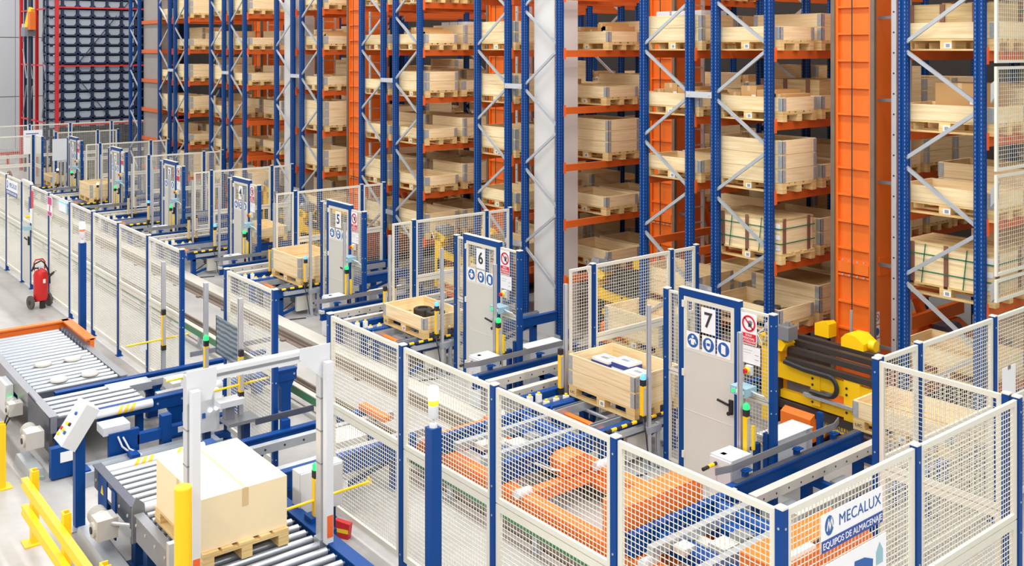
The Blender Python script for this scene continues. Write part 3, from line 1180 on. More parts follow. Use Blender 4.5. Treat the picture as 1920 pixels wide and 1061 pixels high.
def ring(q, cx, cz, y, R_, w, n=24, m=0):
    for i in range(n):
        a0 = 2 * math.pi * i / n
        a1 = 2 * math.pi * (i + 1) / n
        q.bar((cx + R_ * math.cos(a0), y, cz + R_ * math.sin(a0)), (cx + R_ * math.cos(a1), y, cz + R_ * math.sin(a1)), w, 0.002, m, (0, 1, 0))


def pictogram(t, kind, x0, x1, z0, z1, y):
    s = part('safety_sign', MB().box(x0, y - 0.003, z0, x1, y, z1), 'paper', t)
    cx, cz = (x0 + x1) / 2, (z0 + z1) / 2
    R_ = (x1 - x0) * 0.42
    part('blue_disc', MB().cyl((cx, y - 0.0055, cz), (cx, y - 0.003, cz), R_, 26), 'sign_blue', s)
    q = MB()
    yy = y - 0.0058
    if kind == 0:      # figure with a safety harness
        q.cyl((cx, yy - 0.002, cz + R_ * 0.55), (cx, yy, cz + R_ * 0.55), R_ * 0.2, 12)
        q.prism([(cx - R_ * 0.35, cz + R_ * 0.25), (cx + R_ * 0.35, cz + R_ * 0.25), (cx + R_ * 0.28, cz - R_ * 0.6), (cx - R_ * 0.28, cz - R_ * 0.6)], 1, yy - 0.002, yy)
        q.bar((cx - R_ * 0.35, yy, cz + R_ * 0.2), (cx - R_ * 0.72, yy, cz - R_ * 0.1), R_ * 0.18, 0.002, 0, (0, 1, 0))
        q.bar((cx + R_ * 0.35, yy, cz + R_ * 0.2), (cx + R_ * 0.6, yy, cz - R_ * 0.35), R_ * 0.18, 0.002, 0, (0, 1, 0))
    elif kind == 1:    # head with a helmet
        q.prism([(cx - R_ * 0.5, cz + R_ * 0.25), (cx - R_ * 0.4, cz + R_ * 0.6), (cx, cz + R_ * 0.78), (cx + R_ * 0.4, cz + R_ * 0.6), (cx + R_ * 0.5, cz + R_ * 0.25)], 1, yy - 0.002, yy)
        q.prism([(cx - R_ * 0.42, cz - R_ * 0.15), (cx - R_ * 0.3, cz - R_ * 0.5), (cx, cz - R_ * 0.72), (cx + R_ * 0.3, cz - R_ * 0.5), (cx + R_ * 0.42, cz - R_ * 0.15)], 1, yy - 0.002, yy)
        q.box(cx - R_ * 0.42, yy - 0.002, cz - R_ * 0.15, cx - R_ * 0.3, yy, cz + R_ * 0.3)
        q.box(cx + R_ * 0.3, yy - 0.002, cz - R_ * 0.15, cx + R_ * 0.42, yy, cz + R_ * 0.3)
    else:              # closed door
        q.prism([(cx - R_ * 0.4, cz - R_ * 0.6), (cx + R_ * 0.35, cz - R_ * 0.7), (cx + R_ * 0.35, cz + R_ * 0.5), (cx - R_ * 0.4, cz + R_ * 0.65)], 1, yy - 0.002, yy)
    part('figure', q, 'paper', s)


def build_gate(k):
    t = thing('access_gate', 'blue framed access gate with beige door numbered %s' % NUM[k], 'gate', (SX(k), 9.06, 0), group='numbered access gates')
    hp = 2.18
    for x, h in ((-0.73, hp), (0.83, hp)):
        ob('post', fence_post_mesh(h, 0.07), t, (x, 0, 0))
    part('door_frame', MB().box(-0.515, -0.035, 0, -0.445, 0.035, 2.16).box(0.32, -0.035, 0, 0.39, 0.035, 2.16).box(-0.515, -0.035, 2.16, 0.39, 0.035, 2.24).box(-0.515, -0.036, 2.24, 0.39, 0.036, 2.248, 1), ['blue', 'fence_white'], t)
    wire_panel(t, -0.695, 0, 0.1, 0.18, 1.09, 0, 0.045, 0.042)
    wire_panel(t, -0.695, 0, 1.2, 0.18, 0.97, 0, 0.045, 0.042)
    wire_panel(t, 0.395, 0, 0.1, 0.40, 1.09, 0, 0.045, 0.042)
    wire_panel(t, 0.395, 0, 1.2, 0.40, 0.97, 0, 0.045, 0.042)
    # door leaf
    d = part('door_leaf', MB().box(-0.44, -0.03, 0.06, 0.315, 0.0, 1.51).box(-0.425, -0.034, 0.80, 0.30, -0.03, 0.804), 'door_sheet', t)
    wire_panel(t, -0.44, -0.015, 1.512, 0.755, 0.638, 0, 0.048, 0.042, 0.05)
    for z in (0.22, 1.2, 2.02):
        part('hinge', MB().box(-0.455, -0.05, z, -0.425, -0.03, z + 0.08), 'fence_white', t)
    part('handle', MB().box(0.255, -0.055, 0.94, 0.305, -0.03, 1.10).bar((0.275, -0.08, 1.05), (0.12, -0.09, 1.075), 0.018, 0.022).cyl((0.27, -0.085, 0.95), (0.27, -0.03, 0.95), 0.022, 10), 'black', t)
    # signs
    y = -0.033
    s = part('number_sign', MB().box(-0.165, y - 0.003, 1.775, 0.045, y, 2.075), 'paper', t)
    ob('digit', text_mesh(str(k), 0.25, 'ink', 0.001, 1.0, 0.004), s, (-0.06, y - 0.005, 1.925), rot=(math.pi / 2, 0, 0))
    for i, x in enumerate((-0.39, -0.152, 0.072)):
        pictogram(t, i, x, x + 0.195, 1.548, 1.748, y)
    y = -0.02
    s = part('prohibition_sign', MB().box(0.405, y - 0.003, 1.785, 0.625, y, 2.137), 'paper', t)
    q = MB()
    ring(q, 0.515, 2.02, y - 0.005, 0.082, 0.022)
    q.bar((0.515 - 0.058, y - 0.005, 2.02 + 0.058), (0.515 + 0.058, y - 0.005, 2.02 - 0.058), 0.018, 0.002, 0, (0, 1, 0))
    part('red_ring', q, 'sign_red', s)
    q = MB().prism([(0.51, 1.985), (0.55, 1.985), (0.555, 2.02), (0.51, 2.02)], 1, y - 0.007, y - 0.0055)
    for i in range(4):
        q.bar((0.515 + i * 0.012, y - 0.006, 2.015), (0.512 + i * 0.016, y - 0.006, 2.06 - abs(i - 1.5) * 0.006), 0.007, 0.0015, 0, (0, 1, 0))
    part('black_hand', q, 'ink', s)
    s2 = part('red_caption', MB().box(0.415, y - 0.005, 1.795, 0.615, y - 0.003, 1.91), 'sign_red', s)
    if k >= 4:
        for i, w in enumerate(('SOLO', 'PERSONAL', 'AUTORIZADO')):
            ob('caption_text', text_mesh(w, 0.034, 'paper', 0.001), s, (0.515, y - 0.0062, 1.888 - i * 0.035), rot=(math.pi / 2, 0, 0))
    s = part('notice_sheet', MB().box(0.42, y - 0.003, 1.575, 0.672, y, 1.77), 'paper', t)
    part('print_lines', MB().box(0.44, y - 0.004, 1.72, 0.56, y - 0.003, 1.724).box(0.44, y - 0.004, 1.69, 0.54, y - 0.003, 1.694).box(0.60, y - 0.004, 1.68, 0.65, y - 0.003, 1.687).box(0.60, y - 0.004, 1.63, 0.65, y - 0.003, 1.637), 'ink_soft', s)
    # emergency stop and signal box
    part('stop_housing', MB().box(0.50, -0.07, 1.46, 0.58, -0.02, 1.56), 'cabinet', t)
    part('stop_collar', MB().cyl((0.53, -0.10, 1.51), (0.53, -0.07, 1.51), 0.036, 16), 'lens_yellow', t, smooth=True)
    part('stop_button', MB().cyl((0.53, -0.135, 1.51), (0.53, -0.10, 1.51), 0.026, 16), 'red', t, smooth=True)
    part('signal_box', MB().box(0.41, -0.22, 1.26, 0.63, -0.03, 1.35), 'box_teal', t)
    part('signal_lamp', MB().cyl((0.46, -0.235, 1.30), (0.46, -0.22, 1.30), 0.02, 12), 'lamp_red' if k < 6 else 'lamp_green', t)
    part('signal_key', MB().box(0.50, -0.23, 1.285, 0.60, -0.22, 1.32), 'paper', t)
    part('signal_cable', MB().tube([(0.63, -0.12, 1.31), (0.70, -0.12, 1.30), (0.76, -0.08, 1.28), (0.79, -0.04, 1.22)], 0.012), 'alu', t)
    return t


def yellow_sensor(t, x, y, z0, z1, lamp=None, cap=True):
    part('sensor_bar', MB().box(x - 0.026, y - 0.026, z0, x + 0.026, y + 0.026, z1), 'yellow', t)
    part('sensor_face', MB().box(x + 0.026, y - 0.02, z0 + 0.02, x + 0.031, y + 0.02, z1 - 0.02), 'alu', t)
    part('sensor_end', MB().box(x - 0.03, y - 0.03, z0 - 0.07, x + 0.03, y + 0.03, z0), 'black', t)
    part('sensor_end', MB().box(x - 0.028, y - 0.028, z1, x + 0.028, y + 0.028, z1 + 0.075), 'black', t)
    if lamp:
        part('status_lamp', MB().lathe([(0.034, z1 + 0.075), (0.034, z1 + 0.12), (0.02, z1 + 0.14)], x, y, 14), lamp, t, smooth=True)


def alu_post(t, x, y, z0, z1, s=0.045):
    q = MB().box(x - s / 2, y - s / 2, z0, x + s / 2, y + s / 2, z1)
    q.box(x - s / 2 - 0.002, y - s / 2 + 0.016, z0, x - s / 2, y + s / 2 - 0.016, z1, 1)
    q.box(x - s / 2 + 0.016, y - s / 2 - 0.002, z0, x + s / 2 - 0.016, y - s / 2, z1, 1)
    part('profile_post', q, ['alu', 'steel_grey'], t)
    if z0 < 0.05:
        part('foot', MB().box(x - 0.09, y - 0.09, 0, x + 0.09, y + 0.09, 0.012).prism([(x - 0.08, 0.012), (x + 0.08, 0.012), (x + 0.03, 0.16), (x - 0.03, 0.16)], 1, y - 0.026, y + 0.026), 'galv', t)


def hazard_bar(t, p0, p1, r=0.018, label=None):
    a = Vector(p0)
    d = Vector(p1) - a
    n = max(3, int(d.length / 0.08))
    for i in range(n):
        s = a + d * (i / n)
        e = a + d * ((i + 1) / n)
        part('stripe', MB().cyl(s, e, r, 8), 'yellow' if i % 2 else 'black', t)


def photo_cells(t, x, y, z, n=2, dy=0.16):
    for i in range(n):
        yy = y + i * dy
        part('photocell', MB().box(x - 0.03, yy - 0.03, z, x + 0.03, yy + 0.03, z + 0.10), 'paper', t)
        part('photocell_lens', MB().cyl((x, yy, z + 0.10), (x, yy, z + 0.125), 0.02, 10), 'lens_yellow', t)


def build_conv_a(k):
    """chain conveyor left of the door, feeding the rack"""
    s = SX(k)
    t = thing('chain_conveyor', 'blue chain conveyor under the loading position left of gate %s' % NUM[k], 'conveyor', (s - 1.57, 8.2, 0), group='chain conveyors left of the gates')
    for sx in (-0.52, 0.52):
        part('side_beam', MB().box(sx - 0.03, 0.0, 0.38, sx + 0.03, 3.2, 0.53).box(sx - 0.045, 0.0, 0.53, sx + 0.045, 3.2, 0.54), 'blue', t)
    for sx in (-0.33, 0.33):
        part('chain_rail', MB().box(sx - 0.035, 0.05, 0.44, sx + 0.035, 2.95, 0.545), 'galv', t)
        part('chain', MB().box(sx - 0.015, 0.06, 0.545, sx + 0.015, 2.94, 0.552), 'dark_steel', t)
    for y in (0.12, 1.3, 2.7):
        for sx in (-0.45, 0.45):
            l = part('leg', MB().box(sx - 0.05, y, 0, sx + 0.05, y + 0.09, 0.40).box(sx - 0.08, y - 0.02, 0, sx + 0.08, y + 0.11, 0.012), 'blue', t)
        part('cross_member', MB().box(-0.5, y + 0.02, 0.33, 0.5, y + 0.08, 0.42), 'blue', t)
    part('cross_brace', MB().bar((0.46, 0.2, 0.05), (0.46, 1.3, 0.36), 0.03, 0.05), 'blue', t)
    part('rear_brace', MB().bar((0.46, 1.4, 0.06), (0.46, 2.65, 0.36), 0.03, 0.05), 'blue', t)
    part('drive_shaft', MB().cyl((-0.5, 0.6, 0.42), (0.5, 0.6, 0.42), 0.025, 10), 'galv', t)
    q = MB().cyl((-0.1, 0.6, 0.30), (0.2, 0.6, 0.30), 0.085, 14)
    q.box(0.2, 0.5, 0.2, 0.36, 0.7, 0.42)
    part('drive_motor', q, 'dark_steel', t, smooth=True)
    part('end_bar', MB().box(-0.42, 0.18, 0.43, 0.42, 0.26, 0.48), 'orange', t)
    part('stop_plate', MB().prism([(0.06, 0.47), (0.5, 0.47), (0.5, 0.535), (0.12, 0.545)], 0, -0.50, -0.44), 'blue', t)
    part('valve_box', MB().box(0.5, 0.45, 0.08, 0.56, 0.85, 0.36), 'door_sheet', t)
    part('loose_cable', MB().tube([(0.3, 0.5, 0.2), (0.36, 0.2, 0.06), (0.5, 0.05, 0.02), (0.75, 0.15, 0.012), (0.85, 0.5, 0.012)], 0.011), 'cable', t)
    part('side_rail', MB().box(0.60, 0.15, 0.44, 0.66, 1.1, 0.50).box(0.55, 0.2, 0.44, 0.60, 0.26, 0.5).box(0.55, 0.95, 0.44, 0.60, 1.0, 0.5), 'galv', t)
    hazard_bar(t, (0.63, 0.02, 0.56), (0.63, 1.05, 0.56), 0.02)
    photo_cells(t, -0.60, 0.15, 0.46, 3, 0.17)
    return t


def build_conv_b(k):
    """chain conveyor right of the door, taking pallets out"""
    s = SX(k)
    t = thing('chain_conveyor', 'blue chain conveyor with steel guide rail right of gate %s' % NUM[k], 'conveyor', (s + 1.5, 8.12, 0), group='chain conveyors right of the gates')
    for sx in (-0.53, 0.53):
        part('side_beam', MB().box(sx - 0.025, 0, 0.42, sx + 0.025, 2.45, 0.60).box(sx - 0.045, 0, 0.585, sx + 0.045, 2.45, 0.605).box(sx - 0.04, 0, 0.42, sx + 0.04, 2.45, 0.435), 'blue', t)
    part('chain_guard', MB().box(-0.57, 0.1, 0.605, -0.50, 2.4, 0.612), 'dark_steel', t)
    for sx in (-0.25, 0.25):
        q = MB().box(sx - 0.05, 0.03, 0.50, sx + 0.05, 2.42, 0.60)
        part('chain_rail', q, 'kerb', t)
        q = MB()
        for i in range(11):
            q.cyl((sx + 0.05, 0.15 + i * 0.21, 0.545), (sx + 0.0515, 0.15 + i * 0.21, 0.545), 0.012, 8)
        part('bolt_hole', q, 'black', t)
    for y in (0.25, 1.15, 2.15):
        for sx in (-0.42, 0.42):
            part('leg', MB().box(sx - 0.05, y, 0, sx + 0.05, y + 0.09, 0.44).box(sx - 0.08, y - 0.02, 0, sx + 0.08, y + 0.11, 0.012), 'blue', t)
        part('cross_member', MB().box(-0.5, y + 0.0, 0.36, 0.5, y + 0.07, 0.44), 'blue', t)
    part('cross_plate', MB().box(-0.20, 0.35, 0.40, 0.20, 0.60, 0.42), 'galv', t)
    part('cross_plate', MB().box(-0.20, 1.3, 0.40, 0.20, 1.55, 0.42), 'galv', t)
    part('side_brace', MB().bar((0.42, 0.3, 0.05), (0.42, 1.15, 0.38), 0.03, 0.045), 'blue', t)
    # guide rail on brackets
    part('guide_rail', MB().bar((-0.66, -0.05, 0.722), (-0.606, 0.15, 0.722), 0.012, 0.075).box(-0.612, 0.15, 0.685, -0.60, 2.0, 0.76).bar((-0.606, 2.0, 0.722), (-0.68, 2.2, 0.722), 0.012, 0.075), 'steel_grey', t)
    for y in (0.3, 1.2, 1.9):
        part('guide_bracket', MB().box(-0.60, y, 0.60, -0.55, y + 0.06, 0.68).box(-0.60, y - 0.02, 0.66, -0.53, y + 0.1, 0.672), 'blue', t)
    part('end_bumper', MB().box(-0.55, -0.03, 0.55, -0.44, 0.03, 0.60), 'motor', t)
    for y in (0.9, 1.9):
        part('stub_post', MB().box(-0.78, y, 0, -0.72, y + 0.06, 0.86), 'blue', t)
    return t


def build_sensors(k):
    s = SX(k)
    G = 'aluminium sensor posts at the stations'
    # post between the two conveyors
    t = thing('sensor_post', 'aluminium post carrying two yellow sensor bars, left of the load at gate %s' % NUM[k], 'sensor post', (s - 2.30, 8.80, 0), group=G)
    alu_post(t, 0, 0, 0, 1.98)
    yellow_sensor(t, 0, -0.09, 0.62, 1.06)
    yellow_sensor(t, 0, 0.09, 0.62, 1.08)
    photo_cells(t, 0.0, -0.62, 0.52, 2, 0.15)
    part('cell_bracket', MB().box(-0.03, -0.70, 0.46, 0.03, -0.05, 0.52), 'galv', t)
    # post in front of the load
    t = thing('sensor_post', 'aluminium post with a yellow sensor and lamp, between load and door of gate %s' % NUM[k], 'sensor post', (s - 0.85, 8.86, 0), group=G)
    alu_post(t, 0, 0, 0, 1.98)
    alu_post(t, 0.0, 0.16, 0, 0.52)
    part('link_plate', MB().box(-0.03, -0.03, 0.42, 0.03, 0.2, 0.50), 'galv', t)
    yellow_sensor(t, 0, -0.10, 0.66, 1.02, 'lamp_blue' if k > 2 else 'lamp_white')
    part('coiled_cable', MB().tube([(0.04, -0.14, 0.64), (0.09, -0.16, 0.55), (0.07, -0.12, 0.45), (0.05, -0.08, 0.30), (0.06, -0.05, 0.05)], 0.009), 'cable', t)
    # post beside the door handle
    t = thing('sensor_post', 'aluminium post with slim yellow sensor and green lamp, by the door handle of gate %s' % NUM[k], 'sensor post', (s + 0.58, 8.80, 0), group=G)
    alu_post(t, 0, 0, 0, 1.98)
    yellow_sensor(t, 0.085, 0, 0.62, 1.08, 'lamp_green')
    part('sensor_bar', MB().box(0.13, 0.03, 0.72, 0.16, 0.06, 0.98), 'lens_yellow', t)
    part('stub_post', MB().box(-0.02, -0.32, 0, 0.04, -0.26, 0.72), 'blue', t)
    part('stub_post', MB().box(0.02, 0.20, 0, 0.08, 0.26, 0.72), 'blue', t)
    hazard_bar(t, (0.0, -0.62, 0.63), (0.0, -0.1, 0.66), 0.02)
    hazard_bar(t, (0.05, 0.12, 0.68), (0.05, 0.5, 0.68), 0.02)
    # cabinets
    t = thing('control_cabinet', 'small white cabinet on floor in front of the door of gate %s' % NUM[k], 'cabinet', (s + 0.64, 8.58, 0), group='white cabinets in front of the gates')
    part('body', MB().box(-0.15, -0.17, 0.01, 0.14, 0.16, 0.72), 'cabinet', t)
    part('door', MB().box(-0.145, -0.185, 0.03, 0.135, -0.17, 0.70), 'white', t)
    part('lock', MB().box(-0.08, -0.195, 0.40, -0.05, -0.185, 0.52), 'white', t)
    t = thing('control_cabinet', 'low wide grey white cabinet behind the mesh right of gate %s' % NUM[k], 'cabinet', (s + 0.43, 9.82, 0), group='white cabinets behind the gates')
    part('body', MB().box(-0.14, -0.34, 0.05, 0.14, 0.34, 0.60), 'cabinet', t)
    part('lid', MB().box(-0.15, -0.35, 0.60, 0.15, 0.35, 0.612), 'white', t)
    part('plinth', MB().box(-0.12, -0.32, 0, 0.12, 0.32, 0.05), 'steel_grey', t)


def build_stub_fence(k):
    x = SX(k) - 2.23
    t = fence('mesh fence running back to the rack, left of the load at gate %s' % NUM[k], [(x, 9.23), (x, 10.78), (x, 11.33)], [(0, 1), (1, 2)], 2.2, 1.20, 0.045, 0.042, base=0.1)
    t['group'] = 'mesh fences between the stations'
    wire_panel(t, 0, -0.42, 0.80, 0.38, 1.38, math.pi / 2, 0.045, 0.042, 0.035)
    part('support_arm', MB().box(-0.05, 1.60, 1.48, 0.12, 1.65, 1.56), 'galv', t)


for k in range(1, 8):
    build_gate(k)
    build_conv_a(k)
    build_conv_b(k)
    build_sensors(k)
    if k > 1:
        build_stub_fence(k)

# loads standing at the stations
_pa = pallet_box((SX(7) - 1.57, 9.14, 0.553), 2, True, 'new two-collar pallet box with white packs inside, waiting left of gate seven')
_pc = pallet_box((SX(6) - 1.60, 9.02, 0.553), 1, True, 'single-collar pallet box holding two black tyres, waiting left of gate six')
pallet_box((SX(5) - 1.60, 9.10, 0.553), 2, True, 'two-collar empty pallet box waiting left of gate five')
pallet_box((SX(4) - 1.60, 10.2, 0.553), 1, True, 'single-collar pallet box behind the mesh left of gate four')
pallet_box((SX(2) - 1.60, 9.0, 0.553), 2, True, 'two-collar pallet box with a lid, waiting left of gate two', cover=True)
pallet_box((SX(1) - 1.60, 9.0, 0.553), 1, True, 'dark filled pallet box waiting left of gate one at far left', cover=True)
_pb = pallet_box((SX(7) + 1.50, 10.90, 0.606), 1, True, 'pallet box at the crane fork, behind the corner fence right of gate seven')
pallet_box((SX(7) + 1.45, 11.97, 1.11), 1, True, 'low pallet box on first level behind fence, rack right of gate seven')
pallet_box((SX(4) - 1.60 + 0.1, 10.0 + 2.0, 0.553), 1, False, 'single-collar pallet box at the rack foot left of gate four')
pallet_box((SX(5) + 1.5, 11.0, 0.606), 1, True, 'single-collar pallet box at the rack end right of gate five')
pallet_box((SX(6) + 1.5, 11.1, 0.606), 2, True, 'two-collar pallet box behind the mesh between gates six and seven')

for _p in (_pa, _pb, _pc):
    ob('burnt_mark', text_mesh('UIC', 0.055, 'ink', 0.0005), _p, (-0.5275, -0.4025, 0.06), rot=(math.pi / 2, 0, 0))
# contents of the near boxes
for i, (x, y) in enumerate(((-0.06, 0.10), (0.22, 0.16))):
    t = thing('tyre', ['left', 'right'][i] + ' of the two black tyres lying in pallet box at gate six', 'tyre', (SX(6) - 1.60 + x - 0.12, 9.02 + y, 0.70), group='tyres in the box at gate six')
    part('tread', MB().lathe([(0.085, 0.0), (0.135, 0.0), (0.15, 0.02), (0.15, 0.10), (0.135, 0.12), (0.085, 0.12), (0.085, 0.0)], 0, 0, 28), 'tyre', t, smooth=True)
    q = MB()
    for j in range(28):
        a = j * 2 * math.pi / 28
        q.bar((0.150 * math.cos(a), 0.150 * math.sin(a), 0.01), (0.150 * math.cos(a + 0.1), 0.150 * math.sin(a + 0.1), 0.11), 0.010, 0.012)
    part('tread_block', q, 'tyre', t)['kind'] = 'stuff'
    part('rim', MB().lathe([(0.07, 0.05), (0.088, 0.05), (0.088, 0.09), (0.07, 0.09), (0.07, 0.05)], 0, 0, 24), 'rubber', t)
for i, (x, y, h) in enumerate(((-0.36, 0.08, 0.30), (-0.02, 0.12, 0.34), (0.34, -0.02, 0.31), (0.05, -0.22, 0.27))):
    t = thing('white_pack', ['rear left', 'rear middle', 'right', 'front'][i] + ' white pack with blue base inside box at gate seven', 'carton', (SX(7) - 1.60 + x, 9.14 + y, 0.70), group='white packs in the box at gate seven')
    part('pack', MB().box(-0.16, -0.12, 0, 0.16, 0.12, h), 'paper', t)
    part('blue_edge', MB().box(-0.161, -0.122, h - 0.09, 0.162, -0.12, h - 0.03).box(0.16, -0.12, h - 0.09, 0.162, 0.12, h - 0.03), 'book_blue', t)
    part('print', MB().box(-0.08, -0.04, h, 0.05, 0.03, h + 0.001).box(-0.02, 0.05, h, 0.09, 0.07, h + 0.001), 'ink_soft', t)
scrap_rings((SX(1) - 1.60, 9.0, 0.553 + 0.32), 'dark scrap heaped in the box at gate one', 6, 3)
# ------------------------------------------------------------------ transfer car track
t = thing('transfer_track', 'twin floor rails of the transfer car with pale kerb along the stations', 'track', (-20, 7.3, 0))
part('kerb', MB().box(-20, 0.70, 0, 17.5, 1.0, 0.07), 'kerb', t)
part('rail', MB().box(-20, 0.52, 0, 17.5, 0.60, 0.05).box(-20, 0.545, 0.05, 17.5, 0.575, 0.10), 'rail_brown', t)
part('rail_bed', MB().box(-20, 0.44, 0, 17.5, 0.70, 0.012), 'rail_brown', t)
part('rail', MB().box(-20, -0.42, 0, 17.5, -0.34, 0.05).box(-20, -0.395, 0.05, 17.5, -0.365, 0.10), 'rail_brown', t)
part('rail_bed', MB().box(-20, -0.50, 0, 17.5, -0.28, 0.012), 'rail_brown', t)
for i in range(28):
    part('rail_clip', MB().box(-19.5 + i * 1.3, 0.38, 0, -19.4 + i * 1.3, 0.46, 0.03), 'rail_brown', t)
t = thing('busbar', 'green power busbar on grey stands along the transfer track', 'busbar', (-20, 6.48, 0))
part('bar', MB().box(-20, -0.03, 0.16, 17.5, 0.03, 0.27), 'green_bar', t)
part('cover', MB().box(-20, -0.035, 0.27, 17.5, 0.05, 0.285), 'kerb', t)
part('floor_line', MB().box(-20, 0.055, 0.0, 17.5, 0.075, 0.01), 'rail_brown', t)
for i in range(25):
    x = -19.2 + i * 1.5
    part('stand', MB().box(x - 0.04, -0.02, 0, x + 0.04, 0.04, 0.17).box(x - 0.07, -0.05, 0, x + 0.07, 0.07, 0.01), 'galv', t)


# ------------------------------------------------------------------ transfer car with two chain decks
def build_car(label, x):
    t = thing('transfer_car', label, 'transfer car', (x, 7.3, 0))
    # chassis (local x 0 = car centre, about world x -7.2)
    part('chassis_beam', MB().box(-3.0, -0.69, 0.13, 3.0, -0.53, 0.38), 'orange', t)
    part('chassis_beam', MB().box(-3.0, 0.46, 0.13, 3.0, 0.62, 0.38), 'orange', t)
    for x0 in (-2.95, -1.04, 0.78, 2.9):
        part('cross_beam', MB().box(x0 - 0.06, -0.6, 0.2, x0 + 0.06, 0.6, 0.33), 'orange', t)
        part('gusset', MB().prism([(x0 - 0.24, 0.18), (x0 + 0.24, 0.18), (x0 + 0.06, 0.36), (x0 - 0.06, 0.36)], 1, 0.42, 0.48), 'orange', t)
        for y in (-0.6, 0.54):
            part('wheel', MB().cyl((x0 + 0.12, y - 0.07, 0.215), (x0 + 0.12, y + 0.07, 0.215), 0.11, 18), 'dark_steel', t, smooth=True)
            part('wheel_cap', MB().cyl((x0 + 0.12, y - 0.13, 0.40), (x0 + 0.12, y + 0.06, 0.40), 0.05, 14), 'white', t, smooth=True)
    for d, (xa, xb) in enumerate(((-2.32, -1.28), (0.72, 1.76))):
        for xx in (xa, xb):
            part('deck_beam', MB().box(xx - 0.03, -0.72, 0.40, xx + 0.03, 0.72, 0.60).box(xx - 0.045, -0.72, 0.585, xx + 0.045, 0.72, 0.605).box(xx - 0.04, -0.72, 0.40, xx + 0.04, 0.72, 0.415), 'blue', t)
            q = MB()
            for i in range(5):
                q.cyl((xx + 0.03, -0.55 + i * 0.28, 0.5), (xx + 0.036, -0.55 + i * 0.28, 0.5), 0.014, 8)
            part('bolt', q, 'galv', t)
        xm = (xa + xb) / 2
        for y in (-0.30, 0.30):
            part('deck_cross', MB().box(xa + 0.03, y - 0.09, 0.40, xb - 0.03, y + 0.09, 0.52), 'blue', t)
        part('drum', MB().cyl((xa + 0.05, 0.52, 0.50), (xb - 0.05, 0.52, 0.50), 0.09, 18), 'blue', t, smooth=True)
        part('chain_rail', MB().box(xm - 0.30, -0.7, 0.50, xm - 0.22, 0.7, 0.59).box(xm + 0.22, -0.7, 0.50, xm + 0.30, 0.7, 0.59), 'galv', t)
        q = MB().cyl((xm - 0.34, -0.05, 0.42), (xm - 0.05, -0.05, 0.42), 0.085, 16)
        q.box(xm - 0.05, -0.15, 0.32, xm + 0.14, 0.06, 0.54)
        part('deck_motor', q, 'motor', t, smooth=True)
        part('junction_box', MB().box(xm + 0.04, 0.06, 0.53, xm + 0.20, 0.22, 0.60), 'steel_grey', t)
        part('junction_box', MB().box(xm - 0.20, -0.46, 0.50, xm - 0.06, -0.32, 0.56), 'door_sheet', t)
        part('deck_support', MB().box(xa - 0.05, -0.45, 0.36, xa + 0.05, -0.30, 0.42).box(xb - 0.05, 0.30, 0.36, xb + 0.05, 0.45, 0.42), 'orange', t)
        part('drive_housing', MB().prism([(0.02, 0.36), (0.44, 0.36), (0.44, 0.50), (0.30, 0.56), (0.10, 0.56), (0.02, 0.50)], 0, xb + 0.04, xb + 0.30), 'orange', t)
        part('deck_cable', MB().tube([(xb - 0.1, -0.1, 0.45), (xb + 0.05, -0.2, 0.5), (xb + 0.15, -0.05, 0.42), (xb + 0.28, 0.1, 0.40)], 0.014), 'alu', t)
        part('red_hose', MB().tube([(xm + 0.1, 0.25, 0.38), (xm + 0.3, -0.2, 0.34), (xb + 0.05, -0.45, 0.36)], 0.014), 'red', t)
    part('electric_cabinet', MB().box(0.34, -0.68, 0.36, 0.62, 0.44, 0.80), 'orange', t)
    part('cabinet_door', MB().box(0.62, -0.62, 0.40, 0.626, -0.12, 0.76).box(0.62, -0.08, 0.40, 0.626, 0.40, 0.76), 'orange', t)
    # end housing
    part('end_housing', MB().prism([(-0.66, 0.34), (0.70, 0.34), (0.70, 0.80), (0.55, 0.92), (-0.66, 0.92)], 0, 1.95, 2.35), 'orange', t)
    part('handle_hole', MB().cyl((2.35, -0.1, 0.62), (2.356, -0.1, 0.62), 0.06, 14), 'black', t)
    part('warning_mark', MB().prism([(-0.12, 0.42), (0.0, 0.42), (-0.06, 0.52)], 0, 2.352, 2.356), 'lens_yellow', t)
    part('beacon', MB().lathe([(0.035, 0.92), (0.04, 0.98), (0.02, 1.02)], 2.1, 0.42, 14), 'lamp_red', t, smooth=True)
    part('terminal_block', MB().box(2.26, -0.50, 0.92, 2.32, -0.12, 0.95), 'paper', t)
    part('cable_run', MB().tube([(2.29, -0.12, 0.94), (2.28, 0.1, 0.95), (2.28, 0.3, 0.94), (2.3, 0.45, 0.93)], 0.014), 'cable', t)
    return t


CAR = build_car('orange and blue transfer car behind the front mesh fence, nearest the camera', -7.22)
# ------------------------------------------------------------------ front conveyors
def rollers(t, xs, y0, y1, z, r=0.034):
    me = cached(('rol', round(y1 - y0, 3), r), lambda: MB().cyl((0, 0, 0), (0, y1 - y0, 0), r, 16).cyl((0, -0.03, 0), (0, y1 - y0 + 0.03, 0), 0.012, 8).mesh('roller', 'roller', True))
    for x in xs:
        ob('roller', me, t, (x, y0, z))


def stripe_rings(t, gx, c, gz):
    # slanting yellow warning bands wound round a white roll
    for i in range(3):
        y_ = c + i * 0.075 - 0.075
        n = 16
        v, f = [], []
        for s in range(n):
            a = s * 2 * math.pi / n
            for e in (-0.022, 0.022):
                v.append((gx + 0.0535 * math.cos(a), y_ + e - 0.035 * math.cos(a + 0.8), gz + 0.0535 * math.sin(a)))
        for s in range(n):
            k = (s + 1) % n
            f.append((2 * s, 2 * s + 1, 2 * k + 1, 2 * k))
        q = MB()
        q._add(v, f, 0)
        part('yellow_stripe', q, 'cushion_yellow', t)


